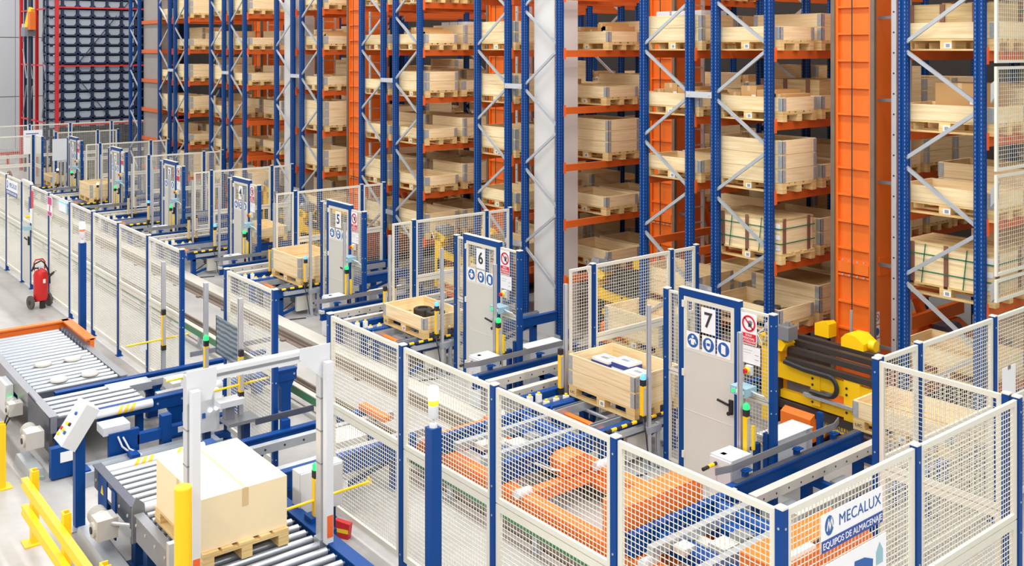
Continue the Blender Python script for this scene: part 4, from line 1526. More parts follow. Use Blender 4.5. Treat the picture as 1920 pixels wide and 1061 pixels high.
def gear_motor(t, x, y, z, s=1.0):
    q = MB().cyl((x - 0.20 * s, y, z + 0.03), (x - 0.02 * s, y, z + 0.03), 0.085 * s, 18)
    for i in range(6):
        q.cyl((x - (0.18 - i * 0.024) * s, y, z + 0.03), (x - (0.172 - i * 0.024) * s, y, z + 0.03), 0.094 * s, 18)
    part('motor_body', q, 'motor', t, smooth=True)
    part('gearbox', MB().box(x - 0.02 * s, y - 0.10 * s, z - 0.09 * s, x + 0.19 * s, y + 0.10 * s, z + 0.11 * s).cyl((x + 0.08 * s, y - 0.125 * s, z), (x + 0.08 * s, y - 0.10 * s, z), 0.075 * s, 16), 'motor', t)
    part('shaft_end', MB().cyl((x + 0.08 * s, y - 0.135 * s, z), (x + 0.08 * s, y - 0.12 * s, z), 0.035 * s, 14), 'black', t)


def leg_t(t, x, y, w=0.16, z=0.5, sx=0.10):
    part('leg', MB().prism([(y - 0.07, 0.0), (y + 0.07, 0.0), (y + 0.07, z - 0.14), (y + 0.14, z), (y - 0.14, z), (y - 0.07, z - 0.14)], 0, x - sx / 2, x + sx / 2), 'blue', t)
    part('foot_plate', MB().box(x - 0.09, y - 0.11, 0, x + 0.09, y + 0.11, 0.012), 'galv', t)


# --- long roller conveyor at upper left
t = thing('roller_conveyor', 'roller conveyor with orange end frame, leftmost, beside the yellow barriers', 'conveyor', (-15.0, 3.78, 0))
X0 = -15.0
for sy, xe in ((-0.58, 2.08), (0.58, 1.04)):
    part('side_rail', MB().box(-1.95, sy - 0.035, 0.42, xe, sy + 0.035, 0.615).box(-1.95, sy - 0.05, 0.615, xe, sy + 0.05, 0.625), 'steel_grey', t)
part('end_frame', MB().box(-2.10, -1.2, 0.48, -2.02, 0.66, 0.72).box(-2.10, -1.2, 0.70, -1.98, 0.66, 0.725), 'orange', t)
part('side_frame', MB().box(-2.10, 0.62, 0.48, -0.70, 0.68, 0.72).box(-2.10, 0.56, 0.70, -0.70, 0.70, 0.725), 'orange', t)
part('side_frame', MB().box(-2.10, -0.72, 0.1, -1.2, -0.66, 0.62), 'clip_orange', t)
for i in range(9):
    part('chain_tooth', MB().cyl((-1.88 + i * 0.155, 0.50, 0.60), (-1.88 + i * 0.155, 0.54, 0.60), 0.055, 10), 'dark_steel', t)
part('bed_plate', MB().box(-1.95, -0.56, 0.44, 1.98, 0.54, 0.455), 'roller_gap_shade', t)  # dark sheet added under the rollers so their gaps look shaded
rollers(t, [-1.93 + i * 0.158 for i in range(9)], -0.56, 0.48, 0.59)
rollers(t, [-0.50 + i * 0.157 for i in range(10)], -0.52, 0.52, 0.59)
rollers(t, [1.27 + i * 0.17 for i in range(5)], -0.52, 0.52, 0.57)
for x, y in ((-0.12, -0.18), (-0.12, 0.22), (0.72, -0.18), (0.72, 0.22)):
    part('turn_disc', MB().lathe([(0.0, 0.62), (0.105, 0.62), (0.115, 0.635), (0.105, 0.655), (0.0, 0.66)], x, y, 24), 'kerb', t, smooth=True)
for x in (-1.6, -0.4, 0.9, 1.9):
    for sy in (-0.5, 0.5):
        part('leg', MB().box(x - 0.05, sy - 0.04, 0, x + 0.05, sy + 0.04, 0.44).box(x - 0.09, sy - 0.08, 0, x + 0.09, sy + 0.08, 0.012), 'blue', t)
part('valve_cabinet', MB().box(-0.30, -0.72, 0.12, 0.15, -0.62, 0.52), 'cabinet', t)
part('valve_row', MB().box(0.16, -0.70, 0.2, 0.36, -0.62, 0.34), 'black', t)
part('valve_lamp', MB().box(0.18, -0.705, 0.35, 0.24, -0.64, 0.38), 'lamp_green', t)
part('hose', MB().tube([(0.2, -0.68, 0.22), (0.25, -0.75, 0.06), (0.38, -0.78, 0.04), (0.42, -0.7, 0.2)], 0.012), 'cable', t)
gear_motor(t, 0.62, -0.72, 0.36, 0.8)
part('side_plate', MB().prism([(1.0, 0.18), (2.05, 0.18), (2.05, 0.60), (1.0, 0.64)], 1, -0.63, -0.615), 'dark_steel', t)
gear_motor(t, 1.85, -0.78, 0.36, 1.0)
part('guard_roll', MB().cyl((2.16, -0.12, 0.56), (2.16, 0.58, 0.56), 0.052, 18), 'white', t, smooth=True)
stripe_rings(t, 2.16, 0.26, 0.56)

# --- its chain branch through the fence
t = thing('chain_conveyor', 'blue chain conveyor crossing the left fence gap towards the track', 'conveyor', (-13.4, 4.4, 0))
for x, y0, y1 in ((-0.50, -0.95, 2.0), (0.50, -0.7, 2.0)):
    part('side_beam', MB().box(x - 0.03, y0, 0.44, x + 0.03, y1, 0.60).box(x - 0.05, y0, 0.585, x + 0.05, y1, 0.605), 'blue', t)
    q = MB()
    for i in range(9):
        y = y0 + 0.1 + i * 0.32
        if y < y1:
            q.cyl((x + 0.03, y, 0.52), (x + 0.038, y, 0.52), 0.015, 8)
    part('bolt', q, 'galv', t)
for x in (-0.30, 0.30):
    part('chain_rail', MB().box(x - 0.05, 0.1, 0.50, x + 0.05, 2.1, 0.585), 'galv', t)
for y in (0.3, 1.1, 1.85):
    leg_t(t, 0.46, y, z=0.46)
    leg_t(t, -0.46, y, z=0.46)
    part('cross_member', MB().box(-0.46, y - 0.04, 0.36, 0.46, y + 0.04, 0.44), 'blue', t)
part('cross_brace', MB().bar((0.5, 0.35, 0.06), (0.5, 1.05, 0.38), 0.03, 0.04), 'blue', t)
part('junction_box', MB().box(-0.15, 0.35, 0.50, 0.20, 0.62, 0.62), 'door_sheet', t)
part('drive_belt', MB().cyl((-0.1, 0.78, 0.5), (-0.02, 0.78, 0.5), 0.12, 20), 'kerb', t, smooth=True)
part('red_sleeve', MB().cyl((0.15, 0.58, 0.5), (0.15, 0.78, 0.45), 0.03, 10), 'red', t)
part('guide_rail', MB().box(-0.62, 0.9, 0.68, -0.60, 2.2, 0.75), 'steel_grey', t)
part('cover', MB().box(-0.4, -0.35, 0.50, -0.15, 0.2, 0.60), 'galv', t)

# lower machinery of the left line
t = thing('lift_base', 'blue lift frame with valve plate under the left roller conveyor end', 'machine base', (-12.5, 3.35, 0))
part('base_beam', MB().box(-0.3, 0.55, 0.05, 0.3, 0.65, 0.20).box(-0.3, 0.0, 0.05, 0.3, 0.08, 0.16), 'blue', t)
part('front_plate', MB().box(-0.12, -0.28, 0.02, -0.02, 0.10, 0.38), 'blue', t)
part('name_plate', MB().box(-0.018, -0.18, 0.2, -0.012, -0.02, 0.32), 'paper', t)
part('side_plate', MB().box(-0.02, 0.36, 0.05, 0.05, 0.72, 0.42), 'blue', t)
part('cable_bundle', MB().tube([(0.06, 0.46, 0.38), (0.10, 0.5, 0.26), (0.12, 0.6, 0.16), (0.2, 0.66, 0.12)], 0.012).tube([(0.06, 0.52, 0.36), (0.12, 0.58, 0.22), (0.2, 0.7, 0.14)], 0.012), 'white', t)
part('top_box', MB().box(-0.25, 0.30, 0.40, 0.02, 0.62, 0.50), 'cabinet', t)
part('label_plate', MB().box(0.051, 1.2, 0.25, 0.058, 1.55, 0.32), 'cabinet', t)
part('cross_beam', MB().box(-0.05, 0.7, 0.22, 0.05, 1.9, 0.34).box(-0.05, 0.7, 0.02, 0.05, 1.9, 0.10), 'blue', t)
part('cross_post', MB().box(-0.06, 1.0, 0, 0.06, 1.12, 0.5), 'blue', t)
part('loose_hose', MB().tube([(0.2, 0.9, 0.02), (0.3, 1.2, 0.03), (0.25, 1.6, 0.02), (0.4, 1.9, 0.02)], 0.014), 'cable_blue', t)
part('loose_hose', MB().tube([(0.28, 0.85, 0.02), (0.4, 1.2, 0.03), (0.36, 1.6, 0.02), (0.5, 2.0, 0.02)], 0.012), 'cable_green', t)
t = thing('cable_cover', 'pale sloped cable cover on the floor by the left gear motor', 'cable cover', (-12.95, 2.92, 0))
part('cover', MB().prism([(-0.10, 0.0), (0.12, 0.0), (0.09, 0.14), (-0.06, 0.14)], 0, -0.35, 0.30), 'galv', t)
part('wire_end', MB().tube([(0.28, 0.0, 0.1), (0.36, 0.04, 0.07), (0.45, 0.06, 0.1)], 0.008), 'cable_green', t)
t = thing('cable_cover', 'pale sloped cable cover on the floor by the front gear motor', 'cable cover', (-10.35, 3.0, 0))
part('cover', MB().prism([(-0.10, 0.0), (0.14, 0.0), (0.10, 0.12), (-0.06, 0.12)], 0, -0.55, 0.75), 'galv', t)
part('cover_end', MB().box(0.75, -0.1, 0, 0.77, 0.14, 0.10), 'steel_grey', t)
t = thing('cable_tray', 'grey steel cable tray on the floor between the two conveyor lines', 'cable tray', (-11.9, 3.9, 0))
part('tray', MB().box(-0.5, -0.6, 0.0, -0.2, 1.1, 0.14).box(-0.5, -0.6, 0.14, -0.48, 1.1, 0.17).box(-0.22, -0.6, 0.14, -0.2, 1.1, 0.17), 'galv', t)
part('cable_bundle', MB().tube([(0.1, -0.5, 0.03), (0.2, -0.2, 0.05), (0.05, 0.2, 0.04), (0.25, 0.6, 0.03), (0.15, 1.0, 0.03)], 0.03), 'cable_blue', t)
part('cable', MB().tube([(0.3, -0.5, 0.02), (0.4, 0.0, 0.03), (0.25, 0.4, 0.02), (0.45, 0.9, 0.02)], 0.016), 'cable_green', t)
part('cable', MB().tube([(-0.05, -0.45, 0.02), (0.0, 0.1, 0.03), (-0.1, 0.5, 0.02), (0.0, 0.9, 0.02)], 0.018), 'cable', t)

# --- front roller conveyor carrying the large carton
t = thing('roller_conveyor', 'front roller conveyor carrying the large pale carton, by the yellow bollard', 'conveyor', (-9.5, 3.76, 0))
part('back_beam', MB().box(-1.62, -0.50, 0.44, -1.56, 0.60, 0.60), 'dark_steel', t)
me_h = []
for gx in (-1.50, -0.38):
    part('guard_roll', MB().cyl((gx, -0.52, 0.585), (gx, 0.56, 0.585), 0.052, 18), 'white', t, smooth=True)
    for c in (-0.12, 0.34):
        stripe_rings(t, gx, c, 0.585)
part('bed_plate', MB().box(-1.55, -0.54, 0.42, 2.2, 0.58, 0.435), 'roller_gap_shade', t)  # added sheet, its dark colour shades the gaps between these rollers
rollers(t, [-1.36 + i * 0.14 for i in range(7)], -0.52, 0.56, 0.585)
rollers(t, [-0.24 + i * 0.14 for i in range(17)], -0.50, 0.54, 0.56)
part('side_rail', MB().box(-1.62, -0.60, 0.40, -0.36, -0.55, 0.64).box(-1.62, -0.62, 0.635, -0.36, -0.53, 0.645), 'dark_steel', t)
part('side_rail', MB().box(-0.26, -0.60, 0.34, 2.2, -0.55, 0.60).box(-0.26, -0.62, 0.595, 2.2, -0.53, 0.605), 'steel_grey', t)
part('side_rail', MB().box(-1.62, 0.60, 0.40, 2.2, 0.66, 0.60).box(-1.62, 0.57, 0.595, 2.2, 0.70, 0.61), 'blue', t)
part('bearing_plate', MB().box(-1.0, -0.615, 0.12, -0.86, -0.60, 0.6).box(-1.45, -0.612, 0.25, -1.15, -0.60, 0.62), 'blue', t)
part('name_plate', MB().box(-1.1, -0.618, 0.46, -0.98, -0.612, 0.58), 'paper', t)
part('warning_mark', MB().prism([(-1.34, 0.44), (-1.26, 0.44), (-1.30, 0.53)], 1, -0.617, -0.612), 'lens_yellow', t)
q = MB()
for i in range(14):
    q.cyl((-1.55 + i * 0.26, -0.608, 0.5), (-1.55 + i * 0.26, -0.60, 0.5), 0.016, 8)
part('bolt', q, 'motor', t)
part('divider_plate', MB().prism([(-0.62, 0.30), (-0.48, 0.30), (-0.50, 0.66), (-0.58, 0.74), (-0.62, 0.66)], 0, -0.33, -0.315), 'steel_grey', t)
for x in (-1.5, -0.5, -0.15, 1.2):
    for sy in (-0.5, 0.5):
        part('leg', MB().box(x - 0.06, sy - 0.05, 0, x + 0.06, sy + 0.05, 0.42).box(x - 0.1, sy - 0.09, 0, x + 0.1, sy + 0.09, 0.012), 'navy', t)
gear_motor(t, -0.80, -0.76, 0.36, 1.0)
part('shaft', MB().cyl((-0.62, -0.72, 0.42), (-0.45, -0.58, 0.42), 0.02, 10), 'galv', t)
part('floor_beam', MB().box(-0.9, -0.45, 0.02, 0.4, -0.35, 0.10).box(-0.2, -0.3, 0.02, 1.6, 0.3, 0.05), 'galv', t)
part('side_guard', MB().prism([(0.72, 0.30), (0.78, 0.30), (0.90, 0.10), (0.86, 0.10)], 0, 1.0, 2.3).prism([(0.68, 0.50), (0.78, 0.30), (0.75, 0.30), (0.66, 0.48)], 0, 0.95, 2.3), 'cabinet', t)
part('orange_strip', MB().box(1.15, 0.98, 0.0, 2.3, 1.08, 0.04), 'clip_orange', t)
part('dark_strip', MB().box(1.15, 1.10, 0.0, 2.3, 1.20, 0.03), 'dark_steel', t)
part('stop_arm', MB().box(0.85, 0.62, 0.50, 1.0, 0.76, 0.66).box(0.80, 0.70, 0.40, 1.05, 0.86, 0.52), 'blue', t)

t = thing('chain_conveyor', 'blue chain conveyor crossing the fence gap behind the white portal', 'conveyor', (-10.3, 4.42, 0))
for x, y0, y1 in ((-0.53, -0.08, 2.0), (0.52, 0.0, 1.95)):
    part('side_beam', MB().box(x - 0.03, y0, 0.40, x + 0.03, y1, 0.60).box(x - 0.05, y0, 0.585, x + 0.05, y1, 0.605).box(x - 0.05, y0, 0.40, x + 0.05, y1, 0.415), 'blue', t)
for x in (-0.30, 0.40):
    part('chain_rail', MB().box(x - 0.045, 0.0, 0.50, x + 0.045, 2.15, 0.595), 'galv', t)
    q = MB()
    for i in range(8):
        q.cyl((x + 0.045, 0.2 + i * 0.24, 0.545), (x + 0.047, 0.2 + i * 0.24, 0.545), 0.014, 8)
    part('bolt_hole', q, 'black', t)
for y in (0.35, 1.75):
    leg_t(t, 0.45, y, z=0.44)
    leg_t(t, -0.45, y, z=0.44)
    part('cross_member', MB().box(-0.46, y - 0.05, 0.32, 0.46, y + 0.05, 0.42), 'navy', t)
part('cross_brace', MB().bar((0.48, 0.45, 0.08), (0.48, 1.65, 0.36), 0.03, 0.05), 'navy', t)
part('drive_box', MB().box(-0.2, 1.1, 0.34, 0.2, 1.5, 0.60), 'door_sheet', t)
part('orange_stop', MB().box(-0.55, 1.82, 0.62, 0.05, 1.92, 0.68), 'orange', t)
part('warning_mark', MB().prism([(1.25, 0.2), (1.36, 0.2), (1.305, 0.3)], 0, 0.56, 0.565), 'lens_yellow', t)
part('name_plate', MB().box(0.551, 0.85, 0.2, 0.556, 1.05, 0.32), 'paper', t)
part('guide_rail', MB().box(-0.66, 0.5, 0.70, -0.64, 1.25, 0.77), 'dark_steel', t)
part('guide_bracket', MB().box(-0.64, 0.8, 0.58, -0.56, 0.9, 0.70), 'blue', t)

# --- load on the front conveyor
pallet_box((-8.92, 3.66, 0.603), 0, True, 'bare pallet beneath the large pale carton on the front conveyor', cat='pallet')
t = thing('carton', 'large pale carton on a pallet passing the white portal, front conveyor', 'carton', (-8.92, 3.66, 0.749))
part('box', MB().box(-0.56, -0.40, 0, 0.56, 0.40, 0.46), 'carton_pale', t)
part('flap_seam', MB().box(-0.56, -0.012, 0.46, 0.56, 0.012, 0.463), 'tape', t)
part('tape', MB().box(-0.03, -0.403, 0.30, 0.03, -0.40, 0.46).box(0.56, -0.03, 0.30, 0.563, 0.03, 0.46), 'tape', t)

# --- white gauging portal
t = thing('gauge_portal', 'white aluminium measuring portal standing over the front roller conveyor', 'portal', (-8.22, 3.73, 0))
for s in (-1, 1):
    y = s * 0.62
    part('portal_post', MB().box(-0.045, y - 0.045, 0.55, 0.045, y + 0.045, 2.36).box(0.045, y - 0.012, 0.55, 0.048, y + 0.012, 2.36, 1), ['alu', 'steel_grey'], t)
    part('portal_post', MB().box(0.07, y - 0.035, 0.60, 0.14, y + 0.035, 2.25), 'white', t)
    part('post_clamp', MB().box(-0.06, y - 0.06, 0.50, 0.06, y + 0.06, 0.62), 'galv', t)
    part('red_tape', MB().box(0.14, y - 0.03, 0.66, 0.143, y + 0.03, 0.86), 'clip_orange', t)
    if s < 0:
        part('gusset_plate', MB().prism([(y - 0.05, 2.40), (y + 0.21, 2.40), (y + 0.21, 2.27), (y + 0.16, 2.13), (y - 0.05, 2.13)], 0, 0.046, 0.052), 'white', t)
    else:
        part('gusset_plate', MB().prism([(y + 0.05, 2.40), (y - 0.26, 2.40), (y - 0.26, 2.30), (y - 0.02, 2.08), (y + 0.05, 2.08)], 0, 0.046, 0.052), 'white', t)
    for z in (1.3, 1.6, 1.9):
        part('cable_tie', MB().box(-0.048, y - 0.048, z, 0.048, y + 0.048, z + 0.012), 'steel_grey', t)
part('portal_beam', MB().box(-0.045, -0.62, 2.28, 0.045, 0.62, 2.37).box(0.045, -0.62, 2.31, 0.049, 0.62, 2.335, 1), ['white', 'steel_grey'], t)
part('sensor_bracket', MB().box(-0.06, -0.80, 0.60, 0.0, -0.66, 0.98), 'galv', t)

# --- cabinets by the lines
t = thing('control_cabinet', 'white wall cabinet on a blue leg beside the portal', 'cabinet', (-8.94, 4.68, 0))
part('body', MB().box(-0.08, -0.24, 0.52, 0.07, 0.24, 0.95), 'cabinet', t)
part('door', MB().box(0.07, -0.23, 0.53, 0.085, 0.23, 0.94), 'white', t)
part('indicator', MB().cyl((0.085, 0.02, 0.78), (0.092, 0.02, 0.78), 0.02, 12), 'lamp_white', t)
part('leg', MB().box(-0.05, 0.08, 0, 0.03, 0.18, 0.52), 'navy', t)
part('foot_plate', MB().box(-0.12, 0.02, 0, 0.10, 0.24, 0.01), 'galv', t)
part('cable_hose', MB().tube([(0.0, -0.05, 0.52), (0.02, -0.02, 0.3), (0.05, -0.1, 0.12), (0.0, -0.3, 0.08)], 0.035), 'cable', t)
t = thing('control_cabinet', 'white machine cabinet with two bright lamps between the conveyor lines', 'cabinet', (-11.8, 4.77, 0))
part('body', MB().box(-0.28, -0.22, 0.42, 0.0, 0.06, 0.92), 'cabinet', t)
part('top_roll', MB().cyl((-0.14, -0.22, 0.92), (-0.14, 0.14, 0.92), 0.06, 16), 'white', t, smooth=True)
part('indicator', MB().cyl((0.0, -0.06, 0.68), (0.012, -0.06, 0.68), 0.024, 12).cyl((0.0, 0.02, 0.69), (0.012, 0.02, 0.69), 0.024, 12), 'lamp_white', t)
part('switch', MB().box(0.0, -0.16, 0.60, 0.012, -0.12, 0.66), 'sign_blue', t)
part('shelf', MB().box(0.0, 0.06, 0.52, 0.30, 0.50, 0.56), 'steel_grey', t)
part('device', MB().box(0.02, -0.02, 0.74, 0.22, 0.30, 0.81), 'white', t)
part('device_neck', MB().box(0.04, 0.08, 0.56, 0.14, 0.2, 0.74), 'steel_grey', t)
part('leg', MB().box(-0.2, -0.08, 0, -0.12, 0.0, 0.42), 'navy', t)
part('leg', MB().box(0.1, 0.3, 0, 0.18, 0.38, 0.52), 'navy', t)
part('cable_hose', MB().tube([(0.1, 0.28, 0.81), (0.08, 0.36, 0.92), (0.1, 0.42, 0.86)], 0.008), 'white', t)
part('floor_tray', MB().box(-0.3, -0.2, 0, 0.1, 0.25, 0.12), 'box_teal', t)

# --- control desk on its blue post
t = thing('control_desk', 'tilted grey control panel with coloured buttons on a blue post', 'control panel', (-11.18, 3.02, 0))
part('post', MB().box(-0.05, -0.05, 0, 0.05, 0.05, 0.98), 'blue', t)
part('foot_plate', MB().box(-0.13, -0.16, 0, 0.13, 0.13, 0.012), 'galv', t)
R_ = Euler((0, math.radians(-38), math.radians(0)))
pn = part('panel_box', MB().box(-0.15, -0.23, -0.09, 0.15, 0.23, 0.07), 'cabinet', t, (0.0, -0.03, 1.10), rot=(math.radians(56), 0, 0))
part('panel_face', MB().box(-0.135, -0.215, 0.07, 0.135, 0.215, 0.076), 'white', pn)
for i, (x, y, c) in enumerate(((-0.08, -0.10, 'red'), (-0.01, -0.10, 'lens_yellow'), (0.06, -0.02, 'black'), (-0.02, -0.03, 'lamp_amber'), (0.06, -0.11, 'sign_blue'), (-0.08, -0.16, 'lens_yellow'), (0.05, 0.10, 'sign_blue'))):
    part('button', MB().cyl((x, y, 0.076), (x, y, 0.095), 0.018, 12), c, pn, smooth=True)

# --- yellow guard rails and bollard
def guard_rail(label, x0, posts, xa, xb, y):
    t = thing('guard_rail', label, 'guard rail', (x0, y, 0), group='yellow guard rails')
    for x in posts:
        part('post', MB().prism([(x - 0.05, -0.035), (x + 0.05, -0.035), (x + 0.05, 0.035), (x + 0.036, 0.035), (x + 0.036, -0.02), (x - 0.036, -0.02), (x - 0.036, 0.035), (x - 0.05, 0.035)], 2, 0.012, 0.75), 'yellow', t)
        f = part('foot_plate', MB().box(x - 0.10, -0.11, 0, x + 0.10, 0.10, 0.012), 'cushion_yellow', t)
    for z in (0.60, 0.32):
        q = MB().prism([(-0.036, z - 0.05), (-0.10, z - 0.05), (-0.10, z - 0.02), (-0.088, z), (-0.10, z + 0.02), (-0.10, z + 0.05), (-0.036, z + 0.05)], 0, xa, xb)
        part('rail', q, 'yellow', t)
    return t


guard_rail('yellow guard rail with two bars in lower left corner', -11.1, (0.0, 1.2, 2.4, 3.6), -0.12, 3.8, 2.56)
guard_rail('yellow guard rail cut off by the left edge of the picture', -12.72, (0.0,), -3.0, 0.05, 2.58)
t = thing('bollard', 'round yellow bollard standing in front of the portal', 'bollard', (-7.82, 2.90, 0))
part('tube', MB().cyl((0, 0, 0.012), (0, 0, 1.60), 0.068, 28), 'yellow', t, smooth=True)
part('cap', MB().lathe([(0.069, 1.60), (0.066, 1.612), (0.05, 1.618)], 0, 0, 28), 'lens_yellow', t, smooth=True)
part('foot_plate', MB().box(-0.12, -0.12, 0, 0.12, 0.12, 0.012), 'yellow', t)


# --- signal beacons
def beacon(label, x, y, h, lit, low):
    t = thing('signal_beacon', label, 'signal lamp', (x, y, 0), group='signal beacons')
    part('post', MB().box(-0.05, -0.05, 0.012, 0.05, 0.05, h), 'blue', t)
    part('foot_plate', MB().box(-0.12, -0.12, 0, 0.12, 0.12, 0.012), 'blue', t)
    part('stem', MB().lathe([(0.035, h), (0.03, h + 0.03), (0.012, h + 0.035), (0.012, h + 0.08)], 0, 0, 14), 'white', t, smooth=True)
    z = h + 0.08
    part('lamp_base', MB().lathe([(0.04, z), (0.044, z + 0.01), (0.044, z + 0.10), (0.04, z + 0.105)], 0, 0, 20), 'white', t, smooth=True)
    z += 0.105
    part('lens', MB().lathe([(0.042, z), (0.045, z + 0.005), (0.045, z + 0.035), (0.042, z + 0.04)], 0, 0, 20), low, t, smooth=True)
    z += 0.04
    part('lens', MB().lathe([(0.042, z), (0.045, z + 0.005), (0.045, z + 0.05), (0.042, z + 0.055)], 0, 0, 20), lit, t, smooth=True)
    z += 0.055
    part('lens', MB().lathe([(0.042, z), (0.045, z + 0.005), (0.045, z + 0.05), (0.035, z + 0.06)], 0, 0, 20), 'lamp_clear', t, smooth=True)


beacon('lit amber signal lamp on blue post in front of the front fence', -6.87, 4.66, 1.95, 'lamp_amber_hot', 'lamp_amber')
beacon('lit white and green signal lamp on blue post behind the left roller conveyor', -16.92, 4.62, 1.96, 'lamp_white', 'lamp_red')

# --- wheeled fire extinguisher
t = thing('fire_extinguisher', 'large red wheeled fire extinguisher beside the left fence', 'fire extinguisher', (-21.1, 4.98, 0), 0.25)
part('cylinder', MB().lathe([(0.05, 0.13), (0.12, 0.16), (0.132, 0.20), (0.132, 0.66), (0.11, 0.72), (0.05, 0.76), (0.04, 0.78)], 0, 0, 24), 'red', t, smooth=True)
for s in (-1, 1):
    part('wheel', MB().cyl((-0.04, s * 0.16, 0.13), (-0.04, s * 0.20, 0.13), 0.13, 22), 'rubber', t, smooth=True)
    part('hub', MB().cyl((-0.04, s * 0.20, 0.13), (-0.04, s * 0.206, 0.13), 0.045, 14), 'black', t)
part('axle', MB().cyl((-0.04, -0.16, 0.13), (-0.04, 0.16, 0.13), 0.012, 8), 'red', t)
part('stand', MB().box(0.03, -0.04, 0.0, 0.11, 0.04, 0.14), 'black', t)
part('handle_bar', MB().tube([(-0.05, -0.10, 0.74), (-0.07, -0.10, 0.88), (-0.08, -0.06, 0.94), (-0.08, 0.08, 0.94), (-0.07, 0.12, 0.88), (-0.05, 0.11, 0.74)], 0.014, 8), 'red', t, smooth=True)
part('hose', MB().tube([(0.02, 0.0, 0.78), (0.0, -0.14, 0.80), (-0.02, -0.17, 0.74), (0.0, -0.12, 0.88), (0.02, 0.0, 0.93), (0.0, 0.08, 0.86), (0.0, 0.14, 0.74), (0.02, 0.17, 0.6), (0.03, 0.17, 0.45)], 0.016, 8), 'black', t, smooth=True)
part('nozzle', MB().cyl((0.05, 0.14, 0.60), (0.1, 0.26, 0.70), 0.03, 10, 0, 0.018), 'black', t)
part('valve', MB().box(-0.03, -0.05, 0.77, 0.03, 0.05, 0.83), 'white', t)
part('sticker', MB().box(0.128, -0.02, 0.5, 0.135, 0.03, 0.58), 'paper', t)

# --- small items on the floor
t = thing('floor_reflector', 'red and yellow reflector block lying on floor beside the portal', 'reflector', (-9.2, 5.1, 0), 0.5)
part('block', MB().prism([(-0.10, 0.0), (0.08, 0.0), (0.10, 0.16), (-0.08, 0.18)], 1, -0.03, 0.03), 'red', t)
part('yellow_band', MB().box(-0.09, -0.033, 0.06, 0.085, -0.03, 0.10), 'lens_yellow', t)
part('tail', MB().tube([(-0.09, 0, 0.05), (-0.3, -0.1, 0.02), (-0.32, -0.12, 0.06)], 0.012), 'cable', t)
# ------------------------------------------------------------------ perimeter fences
FY = 5.22
xs = [-3.81, -5.285, -6.76, -8.225, -9.69]
fence('front mesh fence of four bays with blue posts, nearest the camera', [(x, FY) for x in xs], [(0, 1), (1, 2), (2, 3), (3, 4)])
fence('single mesh fence bay standing between the two conveyor gaps', [(-11.07, FY), (-12.51, FY)], [(0, 1)])
xl = [-14.12, -15.54, -16.98, -18.45, -19.89, -21.40, -22.87]
fence('long left run of mesh fence behind the red extinguisher', [(x, FY) for x in xl], [(i, i + 1) for i in range(6)])
xl2 = [-23.68, -25.16, -26.64, -28.1]
fence('mesh fence bays at far left beyond the fence door', [(x, FY) for x in xl2], [(0, 1), (1, 2), (2, 3)])
t = thing('fence_door', 'fence door with pale lower sheet in the left fence run', 'gate', (-23.25, FY, 0))
part('door_leaf', MB().box(-0.37, -0.02, 0.06, 0.32, 0.02, 1.35), 'door_sheet', t)
wire_panel(t, -0.37, 0, 1.36, 0.69, 0.84, 0, 0.048, 0.042, 0.05)
part('header', MB().box(-0.40, -0.03, 2.2, 0.36, 0.03, 2.26), 'fence_white', t)
part('handle', MB().box(0.24, -0.05, 0.92, 0.30, -0.02, 1.1).bar((0.27, -0.07, 1.04), (0.1, -0.08, 1.06), 0.02, 0.025), 'black', t)
part('signal_box', MB().box(0.36, -0.18, 1.28, 0.56, -0.04, 1.36), 'box_teal', t)
part('stop_button', MB().cyl((0.40, -0.12, 1.55), (0.40, -0.04, 1.55), 0.03, 12), 'lens_yellow', t)
part('notice', MB().box(0.42, -0.045, 1.42, 0.58, -0.035, 1.72), 'paper', t)
part('safety_sign', MB().box(0.25, -0.03, 1.62, 0.37, -0.025, 1.95), 'lamp_blue' if False else 'sign_blue', t)
part('prohibition_sign', MB().box(0.42, -0.025, 1.74, 0.58, -0.02, 2.1), 'sign_red', t)


def board(name, label, loc, w, h, rz, matn, cat='sign'):
    t = thing(name, label, cat, loc, rz)
    part('board', MB().box(0, -0.006, 0, w, 0, h), matn, t)
    return t


def logo_sign(t, w, h):
    """maker's sign: emblem and name on white above a navy strip"""
    part('navy_strip', MB().box(0.0, -0.009, 0, w, -0.006, h * 0.31), 'banner_navy', t)
    q = MB()
    cx, cz, R_ = w * 0.12, h * 0.66, h * 0.24
    pts = [(cx + R_ * 0.8 * math.cos(a * math.pi / 12), cz + R_ * 1.1 * math.sin(a * math.pi / 12)) for a in range(24)]
    q.prism(pts, 1, -0.009, -0.006)
    e = part('emblem', q, 'logo_blue', t)
    q = MB()
    for a, b in (((-0.5, -0.5), (-0.18, 0.75)), ((-0.18, 0.75), (0.05, -0.55)), ((0.05, -0.55), (0.36, 0.85)), ((0.36, 0.85), (0.62, -0.3))):
        q.bar((cx + a[0] * R_, -0.0105, cz + a[1] * R_), (cx + b[0] * R_, -0.0105, cz + b[1] * R_), R_ * 0.16, 0.002, 0, (0, 1, 0))
    part('emblem_mark', q, 'paper', t)
    ob('lettering', text_mesh('MECALUX', h * 0.44, 'logo_blue', 0.001, 1.05, 0.0), t, (w * 0.62, -0.0075, h * 0.66), rot=(math.pi / 2, 0, 0))
    ob('lettering', text_mesh('EQUIPOS DE ALMACENAJE', h * 0.245, 'paper', 0.001, 0.98, 0.0), t, (w * 0.5, -0.0105, h * 0.155), rot=(math.pi / 2, 0, 0))


